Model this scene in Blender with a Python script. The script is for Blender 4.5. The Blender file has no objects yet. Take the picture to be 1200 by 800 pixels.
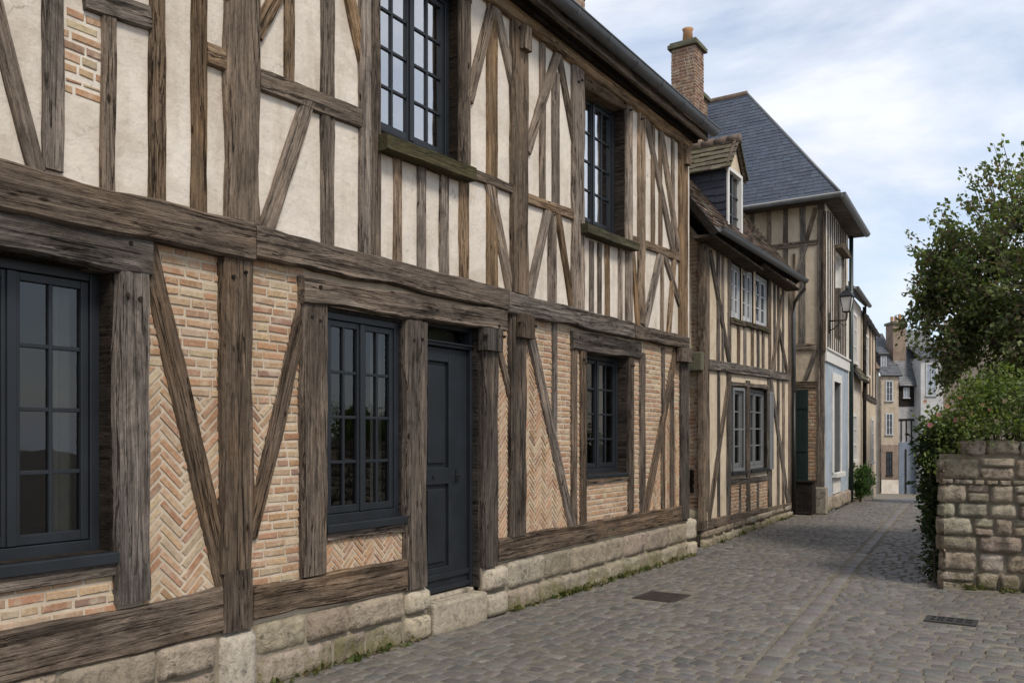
import bpy, bmesh, math, random
import numpy as np
from mathutils import Vector, Matrix, noise as mnoise
random.seed(7)
R = math.radians
sc = bpy.context.scene
COL = sc.collection

# ------------------------------------------------------------------ camera, sky, sun, exposure
EYE = (4.38, 0.0, 1.6)
cd = bpy.data.cameras.new('camera'); cam = bpy.data.objects.new('camera', cd); COL.objects.link(cam)
cam.location = EYE; cam.rotation_euler = (R(90), 0, R(33.27))
cd.sensor_width = 36; cd.lens = 30; cd.shift_y = 112/1200; cd.clip_start = 0.05; cd.clip_end = 2000
sc.camera = cam
SUN_EL, SUN_AZ = 50, 114          # azimuth clockwise from +Y
wd = bpy.data.worlds.new('World'); sc.world = wd; wd.use_nodes = True
nt = wd.node_tree; nt.nodes.clear()
def N(t, ty, **kw):
    n = t.nodes.new(ty)
    for k, v in kw.items():
        if k in n.inputs: n.inputs[k].default_value = v
        else: setattr(n, k, v)
    return n
def L(t, a, b): t.links.new(a, b)
out = N(nt, 'ShaderNodeOutputWorld')
sky = N(nt, 'ShaderNodeTexSky'); sky.sky_type = 'NISHITA'; sky.sun_disc = False
sky.sun_elevation = R(SUN_EL); sky.sun_rotation = R(SUN_AZ); sky.air_density = 1.0; sky.dust_density = 1.0
b1 = N(nt, 'ShaderNodeBackground', Strength=0.105); L(nt, sky.outputs[0], b1.inputs[0])
b2 = N(nt, 'ShaderNodeBackground', Strength=0.62)
tc = N(nt, 'ShaderNodeTexCoord')
mp = N(nt, 'ShaderNodeMapping'); mp.inputs['Scale'].default_value = (1.0, 1.0, 3.2); mp.inputs['Rotation'].default_value = (0, 0.25, 0.5)
L(nt, tc.outputs['Generated'], mp.inputs[0])
n1 = N(nt, 'ShaderNodeTexNoise', Scale=2.3, Detail=9.0, Roughness=0.56, Distortion=0.35); L(nt, mp.outputs[0], n1.inputs['Vector'])
n2 = N(nt, 'ShaderNodeTexNoise', Scale=5.5, Detail=7.0, Roughness=0.6); L(nt, mp.outputs[0], n2.inputs['Vector'])
rmp = N(nt, 'ShaderNodeValToRGB'); rmp.color_ramp.elements[0].position = 0.32; rmp.color_ramp.elements[1].position = 0.58
rmp.color_ramp.elements[0].color = (0.22, 0.22, 0.22, 1); rmp.color_ramp.elements[1].color = (0.97, 0.97, 0.97, 1)
L(nt, n1.outputs['Fac'], rmp.inputs[0])
rc = N(nt, 'ShaderNodeValToRGB'); rc.color_ramp.elements[0].position = 0.3; rc.color_ramp.elements[1].position = 0.7
rc.color_ramp.elements[0].color = (0.74, 0.82, 0.95, 1); rc.color_ramp.elements[1].color = (0.95, 0.96, 1.0, 1)
L(nt, n2.outputs['Fac'], rc.inputs[0]); L(nt, rc.outputs[0], b2.inputs[0])
mx = N(nt, 'ShaderNodeMixShader'); L(nt, rmp.outputs[0], mx.inputs[0]); L(nt, b1.outputs[0], mx.inputs[1]); L(nt, b2.outputs[0], mx.inputs[2])
L(nt, mx.outputs[0], out.inputs[0])
sl = bpy.data.lights.new('sun', 'SUN'); sl.energy = 1.7; sl.angle = R(14); sl.color = (1.0, 0.93, 0.82)
so = bpy.data.objects.new('sun', sl); COL.objects.link(so)
sd = Vector((math.sin(R(SUN_AZ))*math.cos(R(SUN_EL)), math.cos(R(SUN_AZ))*math.cos(R(SUN_EL)), math.sin(R(SUN_EL))))
so.rotation_euler = sd.to_track_quat('Z', 'Y').to_euler(); so.location = (12, -6, 14)
sc.view_settings.view_transform = 'Standard'; sc.view_settings.look = 'None'
sc.view_settings.exposure = 0.83; sc.view_settings.gamma = 1.0; sc.view_settings.use_curve_mapping = False
sc.render.engine = 'CYCLES'
sc.cycles.max_bounces = 6; sc.cycles.diffuse_bounces = 3; sc.cycles.glossy_bounces = 3; sc.cycles.transparent_max_bounces = 12
sc.cycles.use_denoising = True

# ------------------------------------------------------------------ tables (metres: s along the wall, z up)
H1_TIMBER=[('brace',1.881,4.419,2.271,2.988,0.090,0.030),
('post',2.367,2.966,2.367,5.500,0.110,0.032),
('stud',2.668,2.967,2.668,3.896,0.083,0.025),
('rail',2.525,3.924,2.914,3.967,0.130,0.035),
('stud',2.965,2.968,2.965,5.500,0.109,0.025),
('stud',3.244,2.962,3.244,5.500,0.108,0.025),
('rail',3.290,3.913,3.439,3.917,0.146,0.035),
('post',3.557,2.954,3.557,5.500,0.264,0.045),
('brace',4.028,4.863,3.695,4.217,0.103,0.030),
('stud',3.947,3.967,3.947,5.500,0.082,0.025),
('rail',3.691,3.897,4.637,3.938,0.144,0.035),
('stud',4.299,2.964,4.299,5.500,0.123,0.025),
('brace',4.105,3.869,3.765,2.978,0.117,0.030),
('brace',4.414,5.076,4.651,4.361,0.108,0.030),
('post',4.668,2.951,4.668,5.500,0.109,0.040),
('post',4.780,2.959,4.780,5.500,0.100,0.036),
('post',5.910,3.863,5.910,5.500,0.142,0.036),
('stud',5.042,2.974,5.042,3.773,0.090,0.025),
('stud',5.333,2.970,5.333,3.805,0.097,0.025),
('stud',5.629,2.976,5.629,3.835,0.116,0.025),
('stud',5.907,2.985,5.907,3.901,0.129,0.025),
('stud',6.330,2.998,6.330,5.456,0.163,0.025),
('brace',6.309,5.430,5.996,4.560,0.110,0.030),
('brace',6.404,5.470,6.688,4.855,0.116,0.030),
('rail',5.976,3.892,6.666,3.907,0.088,0.035),
('brace',6.295,3.849,6.615,3.009,0.130,0.030),
('post',6.766,2.949,6.766,5.535,0.276,0.050),
('stud',7.205,3.922,7.205,5.487,0.098,0.025),
('brace',7.480,5.462,6.943,4.385,0.116,0.030),
('stud',7.464,3.895,7.464,5.241,0.137,0.025),
('brace',7.532,5.473,7.854,4.680,0.099,0.030),
('rail',6.905,3.884,7.826,3.921,0.103,0.035),
('brace',7.295,3.832,6.974,2.972,0.120,0.030),
('stud',7.396,2.989,7.396,3.855,0.152,0.025),
('brace',7.498,3.868,7.781,3.005,0.101,0.030),
('post',7.911,2.949,7.911,5.484,0.242,0.045),
('post',9.163,2.966,9.163,5.558,0.151,0.035),
('stud',8.235,2.954,8.235,3.677,0.079,0.025),
('stud',8.421,2.958,8.421,3.693,0.071,0.025),
('stud',8.608,2.961,8.608,3.709,0.095,0.025),
('stud',8.939,2.971,8.939,3.730,0.089,0.025),
('brace',9.249,3.847,9.416,2.964,0.094,0.030),
('post',9.510,2.974,9.510,5.589,0.184,0.035),
('brace',9.638,5.527,10.496,4.056,0.116,0.030),
('brace',10.079,5.536,10.699,4.025,0.130,0.030),
('stud',9.860,4.014,9.860,5.523,0.091,0.025),
('stud',10.091,4.003,10.091,5.519,0.081,0.025),
('stud',10.493,4.033,10.493,5.552,0.086,0.025),
('rail',9.239,3.935,10.776,3.993,0.108,0.035),
('brace',10.079,3.914,9.638,2.989,0.141,0.030),
('brace',10.215,3.928,10.788,3.311,0.105,0.030),
('stud',10.145,2.992,10.145,3.916,0.081,0.025),
('brace',10.524,3.904,10.354,2.969,0.112,0.030),
('post',10.822,2.902,10.822,5.598,0.256,0.050),
('lintel',8.060,5.442,9.156,5.521,0.196,0.030),
('lintel',1.756,2.633,2.908,2.627,0.252,0.060),
('post',2.802,0.686,2.802,2.524,0.203,0.055),
('brace',2.891,2.714,3.443,0.652,0.135,0.030),
('post',3.500,0.763,3.500,2.744,0.237,0.060),
('brace',4.067,2.445,3.640,1.014,0.111,0.030),
('post',4.150,0.654,4.150,2.535,0.229,0.055),
('lintel',4.025,2.596,6.490,2.655,0.178,0.075),
('post',5.234,0.406,5.234,2.517,0.253,0.060),
('post',6.260,0.444,6.260,2.543,0.214,0.060),
('bracket',6.256,2.365,6.256,2.562,0.282,0.100),
('brace',6.390,2.504,6.644,1.934,0.077,0.030),
('post',6.721,0.673,6.721,2.766,0.258,0.060),
('bracket',6.787,2.530,6.787,2.754,0.271,0.110),
('brace',6.959,2.617,7.781,0.711,0.138,0.030),
('stud',7.438,1.703,7.438,2.710,0.085,0.025),
('stud',7.840,0.706,7.840,2.620,0.119,0.025),
('post',8.032,0.699,8.032,2.528,0.114,0.035),
('lintel',7.772,2.612,9.457,2.634,0.204,0.045),
('post',9.210,0.713,9.210,2.548,0.129,0.035),
('stud',9.544,0.708,9.544,2.575,0.160,0.025),
('brace',10.611,2.771,9.638,0.702,0.147,0.030),
('stud',10.172,1.949,10.172,2.689,0.082,0.025),
('stud',10.172,0.707,10.172,1.731,0.109,0.025),
('stud',10.465,0.698,10.465,2.291,0.114,0.025),
('post',10.850,0.502,10.850,2.836,0.242,0.060),
('bracket',10.725,2.594,10.725,2.774,0.361,0.140),
('rail',1.874,0.877,2.716,0.887,0.081,0.030),
('rail',4.281,0.908,5.153,0.900,0.073,0.030),
('rail',8.099,1.133,9.156,1.143,0.082,0.030),
('floor_beam',1.458,2.811,3.604,2.824,0.243,0.090),
('floor_beam',3.615,2.837,6.489,2.855,0.199,0.085),
('floor_beam',6.496,2.836,9.168,2.852,0.197,0.090),
('floor_beam',9.202,2.849,10.892,2.864,0.176,0.085),
('sill_beam',1.865,0.518,3.390,0.542,0.263,0.050),
('sill_beam',3.624,0.546,5.119,0.535,0.227,0.050),
('sill_beam',6.388,0.570,8.297,0.580,0.211,0.050),
('sill_beam',8.306,0.577,10.932,0.583,0.211,0.045),
('post',3.498,0.405,3.498,0.775,0.224,0.070)]
H2_TIMBER=[('post',0.044,0.222,0.044,4.418,0.290,0.030),
('brace',0.253,4.319,1.255,2.781,0.153,0.030),
('stud',0.653,2.788,0.653,4.472,0.157,0.025),
('stud',0.893,2.767,0.893,4.465,0.093,0.025),
('stud',1.262,2.768,1.262,4.534,0.170,0.025),
('stud',1.803,2.738,1.803,3.398,0.156,0.025),
('stud',2.192,2.751,2.192,3.413,0.164,0.025),
('stud',2.681,2.770,2.681,3.436,0.174,0.025),
('stud',3.081,2.782,3.081,3.449,0.152,0.025),
('stud',3.446,2.791,3.446,3.472,0.145,0.025),
('stud',3.950,2.793,3.950,4.877,0.187,0.025),
('stud',4.331,2.769,4.331,4.848,0.139,0.025),
('stud',4.650,2.789,4.650,4.903,0.144,0.025),
('stud',5.054,2.797,5.054,4.905,0.150,0.025),
('brace',4.919,4.313,4.069,2.753,0.187,0.030),
('brace',4.699,3.702,5.491,2.807,0.169,0.030),
('post',5.650,0.123,5.650,4.937,0.239,0.030),
('rail',0.103,2.674,5.515,2.816,0.189,0.050),
('rail',1.233,3.456,3.849,3.584,0.110,0.050),
('lintel',1.340,4.535,3.977,4.859,0.183,0.020),
('stud',0.676,0.332,0.676,2.620,0.113,0.025),
('brace',1.304,2.635,0.168,0.400,0.162,0.030),
('post',1.220,0.327,1.220,2.629,0.218,0.030),
('post',2.392,0.275,2.392,2.561,0.252,0.030),
('post',3.936,0.233,3.936,2.713,0.334,0.030),
('stud',1.881,0.315,1.881,0.809,0.105,0.025),
('stud',3.066,0.267,3.066,0.782,0.121,0.025),
('brace',4.001,2.685,5.530,0.218,0.216,0.030),
('stud',4.632,0.198,4.632,2.738,0.180,0.025),
('stud',5.073,0.182,5.073,2.748,0.188,0.025),
('lintel',1.353,2.454,3.868,2.534,0.082,0.030),
('rail',1.353,0.883,3.736,0.853,0.103,0.030),
('sill_beam',-0.153,0.325,5.722,0.183,0.181,0.040)]
H3_TIMBER=[('post',0.012,0.553,0.012,6.498,0.163,0.040),
('stud',-0.361,3.522,-0.361,6.486,0.140,0.025),
('stud',-0.720,4.905,-0.720,6.540,0.117,0.025),
('stud',-1.069,5.491,-1.069,6.592,0.110,0.025),
('stud',-1.431,5.718,-1.431,6.646,0.094,0.025),
('rail',-1.646,5.669,-0.072,5.668,0.136,0.030),
('brace',-0.107,6.340,-0.315,5.617,0.100,0.030),
('brace',-0.298,5.615,-0.545,4.797,0.101,0.030),
('rail',-0.561,3.506,-0.071,3.486,0.170,0.035),
('brace',-0.089,3.381,-0.280,2.854,0.098,0.030),
('lintel',-0.561,2.711,-0.071,2.694,0.161,0.035),
('stud',-0.542,2.593,-0.542,5.429,0.062,0.025)]
H3_STREET=[('stud',-0.046,3.439,-0.046,6.233,0.147,0.025),
('stud',0.296,3.398,0.296,6.312,0.109,0.025),
('stud',0.589,3.424,0.589,6.342,0.101,0.025),
('stud',0.878,3.412,0.878,6.352,0.092,0.025),
('stud',1.170,3.400,1.170,6.361,0.095,0.025),
('stud',1.458,5.931,1.458,6.349,0.097,0.025),
('stud',1.728,5.966,1.728,6.351,0.100,0.025),
('stud',2.006,5.982,2.006,6.371,0.102,0.025),
('stud',2.264,3.373,2.264,6.407,0.105,0.025),
('stud',2.528,3.374,2.528,6.423,0.107,0.025),
('stud',2.799,3.375,2.799,6.480,0.110,0.025),
('stud',1.458,3.386,1.458,4.867,0.097,0.025),
('stud',1.728,3.389,1.728,4.908,0.100,0.025),
('stud',2.006,3.392,2.006,4.950,0.102,0.025)]


# ------------------------------------------------------------------ object helpers
ORG = {}
def empty(name, loc, label, cat, group=None):
    o = bpy.data.objects.new(name, None); COL.objects.link(o); o.location = loc; o.empty_display_size = 0.3
    o['label'] = label; o['category'] = cat
    if group: o['group'] = group
    ORG[o.name] = Vector(loc); return o
def org(p):
    while p is not None:
        if p.name in ORG: return ORG[p.name]
        p = p.parent
    return Vector((0, 0, 0))
class MB:
    def __init__(s): s.v = []; s.f = []; s.c = []
    def add(s, vs, fs, col=(1, 1, 1)):
        o = len(s.v); s.v += [tuple(v) for v in vs]; s.f += [tuple(o+i for i in f) for f in fs]; s.c += [col]*len(fs)
    def box(s, x0, x1, y0, y1, z0, z1, col=(1, 1, 1)):
        s.add([(x0,y0,z0),(x1,y0,z0),(x1,y1,z0),(x0,y1,z0),(x0,y0,z1),(x1,y0,z1),(x1,y1,z1),(x0,y1,z1)],
              [(0,3,2,1),(4,5,6,7),(0,1,5,4),(1,2,6,5),(2,3,7,6),(3,0,4,7)], col)
    def pbox(s, wp, s0, s1, z0, z1, c0, c1, col=(1, 1, 1)):     # box in wall coordinates
        P = wp.P
        s.add([P(s0,z0,c0),P(s1,z0,c0),P(s1,z0,c1),P(s0,z0,c1),P(s0,z1,c0),P(s1,z1,c0),P(s1,z1,c1),P(s0,z1,c1)],
              [(0,3,2,1),(4,5,6,7),(0,1,5,4),(1,2,6,5),(2,3,7,6),(3,0,4,7)], col)
    def tube(s, pts, rad, n=8, col=(1, 1, 1), cap=True):
        pts = [Vector(p) for p in pts]; base = len(s.v); rr = rad if isinstance(rad, (list, tuple)) else [rad]*len(pts)
        for i, p in enumerate(pts):
            t = (pts[min(i+1, len(pts)-1)] - pts[max(i-1, 0)]).normalized()
            a = t.cross(Vector((0, 0, 1)) if abs(t.z) < 0.95 else Vector((1, 0, 0))).normalized(); b = t.cross(a)
            for k in range(n):
                q = p + (a*math.cos(2*math.pi*k/n) + b*math.sin(2*math.pi*k/n))*rr[i]; s.v.append(tuple(q))
        fs = []
        for i in range(len(pts)-1):
            for k in range(n):
                fs.append((base+i*n+k, base+i*n+(k+1) % n, base+(i+1)*n+(k+1) % n, base+(i+1)*n+k))
        if cap: fs += [tuple(base+k for k in range(n))[::-1], tuple(base+(len(pts)-1)*n+k for k in range(n))]
        s.f += fs; s.c += [col]*len(fs)
    def build(s, name, mat, parent=None, smooth=False, bevel=0):
        me = bpy.data.meshes.new(name); o0 = org(parent)
        me.from_pydata([(x-o0.x, y-o0.y, z-o0.z) for x, y, z in s.v], [], s.f)
        me.materials.append(mat)
        if any(c != (1, 1, 1) for c in s.c):
            at = me.color_attributes.new('col', 'FLOAT_COLOR', 'CORNER'); arr = []
            for f, c in zip(s.f, s.c): arr += [c[0], c[1], c[2], 1.0]*len(f)
            at.data.foreach_set('color', arr)
        ob = bpy.data.objects.new(name, me); COL.objects.link(ob)
        if parent is not None: ob.parent = parent
        if smooth: me.polygons.foreach_set('use_smooth', [True]*len(me.polygons))
        if bevel:
            m = ob.modifiers.new('bevel', 'BEVEL'); m.width = bevel; m.segments = 2; m.limit_method = 'ANGLE'
        return ob
def structure(o): o['kind'] = 'structure'; return o
def stuff(o, label, cat): o['kind'] = 'stuff'; o['label'] = label; o['category'] = cat; return o

class Wall:                    # a vertical wall plane: heading of u clockwise from +Y, n points outwards
    def __init__(s, ox, oy, ang):
        a = R(ang); s.o = Vector((ox, oy, 0)); s.u = Vector((math.sin(a), math.cos(a), 0)); s.n = Vector((math.cos(a), -math.sin(a), 0)); s.v = Vector((0, 0, 1))
    def P(s, a, z, c=0.0): return s.o + s.u*a + s.n*c + s.v*z
class Plane(Wall):             # any plane: origin, u, v; n = outward
    def __init__(s, o, u, v, n=None):
        s.o = Vector(o); s.u = Vector(u).normalized(); s.v = Vector(v).normalized(); s.n = Vector(n).normalized() if n else s.u.cross(s.v).normalized()

# ------------------------------------------------------------------ materials
def mat(name):
    m = bpy.data.materials.new(name); m.use_nodes = True; t = m.node_tree
    return m, t, t.nodes['Principled BSDF']
def ramp(t, src, stops):
    r = N(t, 'ShaderNodeValToRGB'); e = r.color_ramp.elements
    while len(e) < len(stops): e.new(0.5)
    for el, (p, c) in zip(e, stops): el.position = p; el.color = (*c, 1)
    L(t, src, r.inputs[0]); return r.outputs[0]
def mixc(t, fac, a, b, mode='MIX'):
    n = N(t, 'ShaderNodeMix'); n.data_type = 'RGBA'; n.blend_type = mode
    for inp, v in ((n.inputs[0], fac), (n.inputs[6], a), (n.inputs[7], b)):
        if hasattr(v, 'links'): L(t, v, inp)
        else: inp.default_value = v if not isinstance(v, tuple) else (*v, 1)
    return n.outputs[2]
def math_(t, op, a, b=0.0, clamp=False):
    n = N(t, 'ShaderNodeMath'); n.operation = op; n.use_clamp = clamp
    for i, v in enumerate((a, b)):
        if hasattr(v, 'links'): L(t, v, n.inputs[i])
        else: n.inputs[i].default_value = v
    return n.outputs[0]
def tex(t, vec, scale, detail=6, rough=0.55, dist=0.0):
    n = N(t, 'ShaderNodeTexNoise', Scale=scale, Detail=detail, Roughness=rough, Distortion=dist)
    if vec is not None: L(t, vec, n.inputs['Vector'])
    return n.outputs['Fac']
def bump(t, bs, h, strength, dist):
    b = N(t, 'ShaderNodeBump', Strength=strength, Distance=dist); L(t, h, b.inputs['Height']); L(t, b.outputs[0], bs.inputs['Normal']); return b
def objco(t, scale=None, rnd=False):
    c = N(t, 'ShaderNodeTexCoord').outputs['Object']
    if rnd:
        oi = N(t, 'ShaderNodeObjectInfo'); k = math_(t, 'MULTIPLY', oi.outputs['Random'], 37.0)
        a = N(t, 'ShaderNodeVectorMath'); a.operation = 'ADD'; L(t, c, a.inputs[0]); L(t, k, a.inputs[1]); c = a.outputs[0]
    if scale:
        m = N(t, 'ShaderNodeMapping'); m.inputs['Scale'].default_value = scale; L(t, c, m.inputs[0]); return m.outputs[0]
    return c

def wood(name, dark, mid, light, grey=0.5, lich=0.0):
    m, t, bs = mat(name)
    c = objco(t, None, True)
    def sc_(s):
        mm = N(t, 'ShaderNodeMapping'); mm.inputs['Scale'].default_value = s; L(t, c, mm.inputs[0]); return mm.outputs[0]
    grain = tex(t, sc_((2.2, 48, 48)), 1.0, 10, 0.72, 0.25)
    fine = tex(t, sc_((11, 190, 190)), 1.0, 6, 0.7, 0.1)
    speck = tex(t, sc_((38, 95, 95)), 1.0, 6, 0.75)
    big = tex(t, sc_((1.3, 3.0, 3.0)), 1.0, 7, 0.65)
    chk = tex(t, sc_((0.42, 11, 11)), 1.0, 5, 0.6, 0.5)
    knot = N(t, 'ShaderNodeTexVoronoi', Scale=1.0); L(t, sc_((2.6, 7, 7)), knot.inputs['Vector'])
    col = ramp(t, grain, [(0.24, dark), (0.48, mid), (0.76, light)])
    oi = N(t, 'ShaderNodeObjectInfo')
    g = ramp(t, big, [(0.28, (0.50, 0.49, 0.48)), (0.48, (0.95, 0.95, 0.95)), (0.72, (1.38, 1.28, 1.14))])
    col = mixc(t, 1.0, col, g, 'MULTIPLY')
    hv = N(t, 'ShaderNodeHueSaturation'); L(t, col, hv.inputs['Color'])
    L(t, math_(t, 'ADD', math_(t, 'MULTIPLY', oi.outputs['Random'], 0.65), 0.66), hv.inputs['Value'])
    rr = math_(t, 'FRACT', math_(t, 'MULTIPLY', oi.outputs['Random'], 7.3))
    L(t, math_(t, 'ADD', math_(t, 'MULTIPLY', rr, 0.62), grey-0.2), hv.inputs['Saturation'])
    col = hv.outputs[0]
    col = mixc(t, 0.6, col, ramp(t, fine, [(0.32, (0.52, 0.50, 0.48)), (0.52, (1, 1, 1)), (0.68, (1.25, 1.22, 1.18))]), 'MULTIPLY')
    col = mixc(t, 0.65, col, ramp(t, speck, [(0.33, (0.45, 0.43, 0.42)), (0.46, (1, 1, 1)), (0.64, (1.0, 1.0, 1.0)), (0.74, (1.35, 1.32, 1.28))]), 'MULTIPLY')
    # long drying cracks: a narrow band of the stretched noise
    ck = ramp(t, math_(t, 'ABSOLUTE', math_(t, 'SUBTRACT', chk, 0.5)), [(0.0, (0.05, 0.05, 0.05)), (0.0075, (0.35, 0.33, 0.32)), (0.012, (1, 1, 1))])
    crack = mixc(t, ramp(t, big, [(0.40, (0, 0, 0)), (0.48, (1, 1, 1))]), (1, 1, 1), ck)
    ch2 = tex(t, sc_((1.7, 42, 42)), 1.0, 4, 0.5, 0.3)
    ck2 = ramp(t, math_(t, 'ABSOLUTE', math_(t, 'SUBTRACT', ch2, 0.46)), [(0.0, (0.12, 0.11, 0.10)), (0.02, (1, 1, 1))])
    crack = mixc(t, 1.0, crack, mixc(t, 0.4, (1, 1, 1), ck2), 'MULTIPLY')
    blot = ramp(t, tex(t, sc_((2.0, 5, 5)), 1.0, 9, 0.75, 0.6), [(0.36, (0.42, 0.40, 0.39)), (0.50, (1, 1, 1)), (0.66, (1.22, 1.2, 1.17))])
    col = mixc(t, 0.85, col, blot, 'MULTIPLY')
    kn = ramp(t, knot.outputs['Distance'], [(0.05, (0.2, 0.17, 0.15)), (0.10, (1, 1, 1))])
    col = mixc(t, 1.0, mixc(t, 0.9, col, crack, 'MULTIPLY'), kn, 'MULTIPLY')
    if lich:
        lm = ramp(t, tex(t, c, 5.0, 8, 0.7), [(0.62-lich*0.2, (0, 0, 0)), (0.74, (0.8, 0.8, 0.8))])
        col = mixc(t, lm, col, (0.085, 0.082, 0.04))
    L(t, col, bs.inputs['Base Color']); bs.inputs['Roughness'].default_value = 0.9; bs.inputs['Specular IOR Level'].default_value = 0.12
    h = math_(t, 'ADD', math_(t, 'MULTIPLY', grain, 0.9), math_(t, 'MULTIPLY', fine, 0.7))
    h = math_(t, 'ADD', h, math_(t, 'MULTIPLY', crack, 0.9)); h = math_(t, 'ADD', h, math_(t, 'MULTIPLY', speck, 0.3))
    bump(t, bs, h, 1.0, 0.014)
    return m
def plain(name, col, rough=0.5, metal=0.0, var=0.12, sc_=8.0, bmp=0.0, spec=0.5):
    m, t, bs = mat(name); c = objco(t)
    n = tex(t, c, sc_, 6, 0.6)
    L(t, ramp(t, n, [(0.3, tuple(x*(1-var) for x in col)), (0.7, tuple(x*(1+var) for x in col))]), bs.inputs['Base Color'])
    L(t, math_(t, 'ADD', math_(t, 'MULTIPLY', n, 0.25), rough-0.12), bs.inputs['Roughness'])
    bs.inputs['Metallic'].default_value = metal; bs.inputs['Specular IOR Level'].default_value = spec
    if bmp: bump(t, bs, tex(t, c, sc_*4, 5, 0.6), bmp, 0.01)
    return m
def plaster(name, a, b, stain):
    m, t, bs = mat(name); c = objco(t)
    col = ramp(t, tex(t, c, 1.3, 7, 0.6), [(0.32, a), (0.68, b)])
    m2 = N(t, 'ShaderNodeMapping'); m2.inputs['Scale'].default_value = (3, 3, 0.55); L(t, c, m2.inputs[0])
    st = ramp(t, tex(t, m2.outputs[0], 1.6, 7, 0.65), [(0.48, (0, 0, 0)), (0.74, (0.75, 0.75, 0.75))])
    col = mixc(t, st, col, stain)
    ve = N(t, 'ShaderNodeTexVoronoi', Scale=1.6); ve.feature = 'DISTANCE_TO_EDGE'
    dv = N(t, 'ShaderNodeTexNoise', Scale=3.0, Detail=6.0); L(t, c, dv.inputs['Vector']); av = N(t, 'ShaderNodeVectorMath'); av.operation = 'MULTIPLY_ADD'
    L(t, dv.outputs['Color'], av.inputs[0]); av.inputs[1].default_value = (0.6, 0.6, 0.6); L(t, c, av.inputs[2]); L(t, av.outputs[0], ve.inputs['Vector'])
    hc = ramp(t, ve.outputs['Distance'], [(0.0, (0.45, 0.42, 0.39)), (0.007, (1, 1, 1))])
    col = mixc(t, ramp(t, tex(t, c, 0.9, 4, 0.5), [(0.48, (0, 0, 0)), (0.60, (0.85,)*3)]), col, mixc(t, 1.0, col, hc, 'MULTIPLY'))
    pat = ramp(t, tex(t, c, 2.6, 3, 0.5, 0.8), [(0.40, (0.90, 0.885, 0.86)), (0.46, (1, 1, 1)), (0.6, (1, 1, 1)), (0.64, (1.05, 1.045, 1.03))]); col = mixc(t, 0.8, col, pat, 'MULTIPLY')
    sp = ramp(t, tex(t, c, 22, 6, 0.7), [(0.30, (0.80, 0.78, 0.76)), (0.46, (1, 1, 1))])
    col = mixc(t, 0.8, col, sp, 'MULTIPLY')
    L(t, col, bs.inputs['Base Color']); bs.inputs['Roughness'].default_value = 0.95; bs.inputs['Specular IOR Level'].default_value = 0.1
    h = math_(t, 'ADD', tex(t, c, 3.5, 5, 0.55), math_(t, 'MULTIPLY', tex(t, c, 30, 6, 0.65), 0.14))
    bump(t, bs, h, 0.55, 0.05)
    return m
def attrmat(name, rough=0.9, nsc=30.0, lo=0.72, hi=1.2, bm=0.6, bd=0.008, spec=0.2, stain=None, ssc=3.0, spos=(0.52, 0.68)):
    m, t, bs = mat(name); c = objco(t)
    at = N(t, 'ShaderNodeAttribute'); at.attribute_name = 'col'
    n = tex(t, c, nsc, 8, 0.68)
    col = mixc(t, 1.0, at.outputs['Color'], ramp(t, n, [(0.3, (lo,)*3), (0.7, (hi,)*3)]), 'MULTIPLY')
    if stain:
        col = mixc(t, ramp(t, tex(t, c, ssc, 8, 0.66), [(spos[0], (0, 0, 0)), (spos[1], (0.85,)*3)]), col, stain)
    L(t, col, bs.inputs['Base Color']); bs.inputs['Roughness'].default_value = rough; bs.inputs['Specular IOR Level'].default_value = spec
    bump(t, bs, math_(t, 'ADD', n, math_(t, 'MULTIPLY', tex(t, c, nsc*0.3, 4), 0.8)), bm, bd)
    return m
def stonemat(name, moss, mossz, bd=0.03, nsc=14.0):
    m, t, bs = mat(name); c = objco(t)
    at = N(t, 'ShaderNodeAttribute'); at.attribute_name = 'col'
    n = tex(t, c, nsc, 10, 0.7, 0.3)
    col = mixc(t, 1.0, at.outputs['Color'], ramp(t, n, [(0.28, (0.5, 0.48, 0.45)), (0.5, (0.95, 0.95, 0.95)), (0.72, (1.3, 1.28, 1.22))]), 'MULTIPLY')
    # dark lichen spots and pits
    col = mixc(t, ramp(t, tex(t, c, 7, 9, 0.72), [(0.55, (0, 0, 0)), (0.63, (0.8,)*3)]), col, (0.085, 0.075, 0.06))
    sep = N(t, 'ShaderNodeSeparateXYZ'); L(t, N(t, 'ShaderNodeNewGeometry').outputs['Position'], sep.inputs[0])
    low = math_(t, 'SUBTRACT', 1.0, math_(t, 'DIVIDE', sep.outputs['Z'], mossz), True)
    mk = math_(t, 'ADD', math_(t, 'MULTIPLY', low, 0.30), tex(t, c, 5, 8, 0.7))
    col = mixc(t, ramp(t, mk, [(0.68, (0, 0, 0)), (0.86, (0.75,)*3)]), col, moss)
    L(t, col, bs.inputs['Base Color']); bs.inputs['Roughness'].default_value = 0.95; bs.inputs['Specular IOR Level'].default_value = 0.15
    bump(t, bs, math_(t, 'ADD', n, math_(t, 'MULTIPLY', tex(t, c, nsc*4, 5, 0.7), 0.35)), 1.0, bd)
    return m
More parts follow.
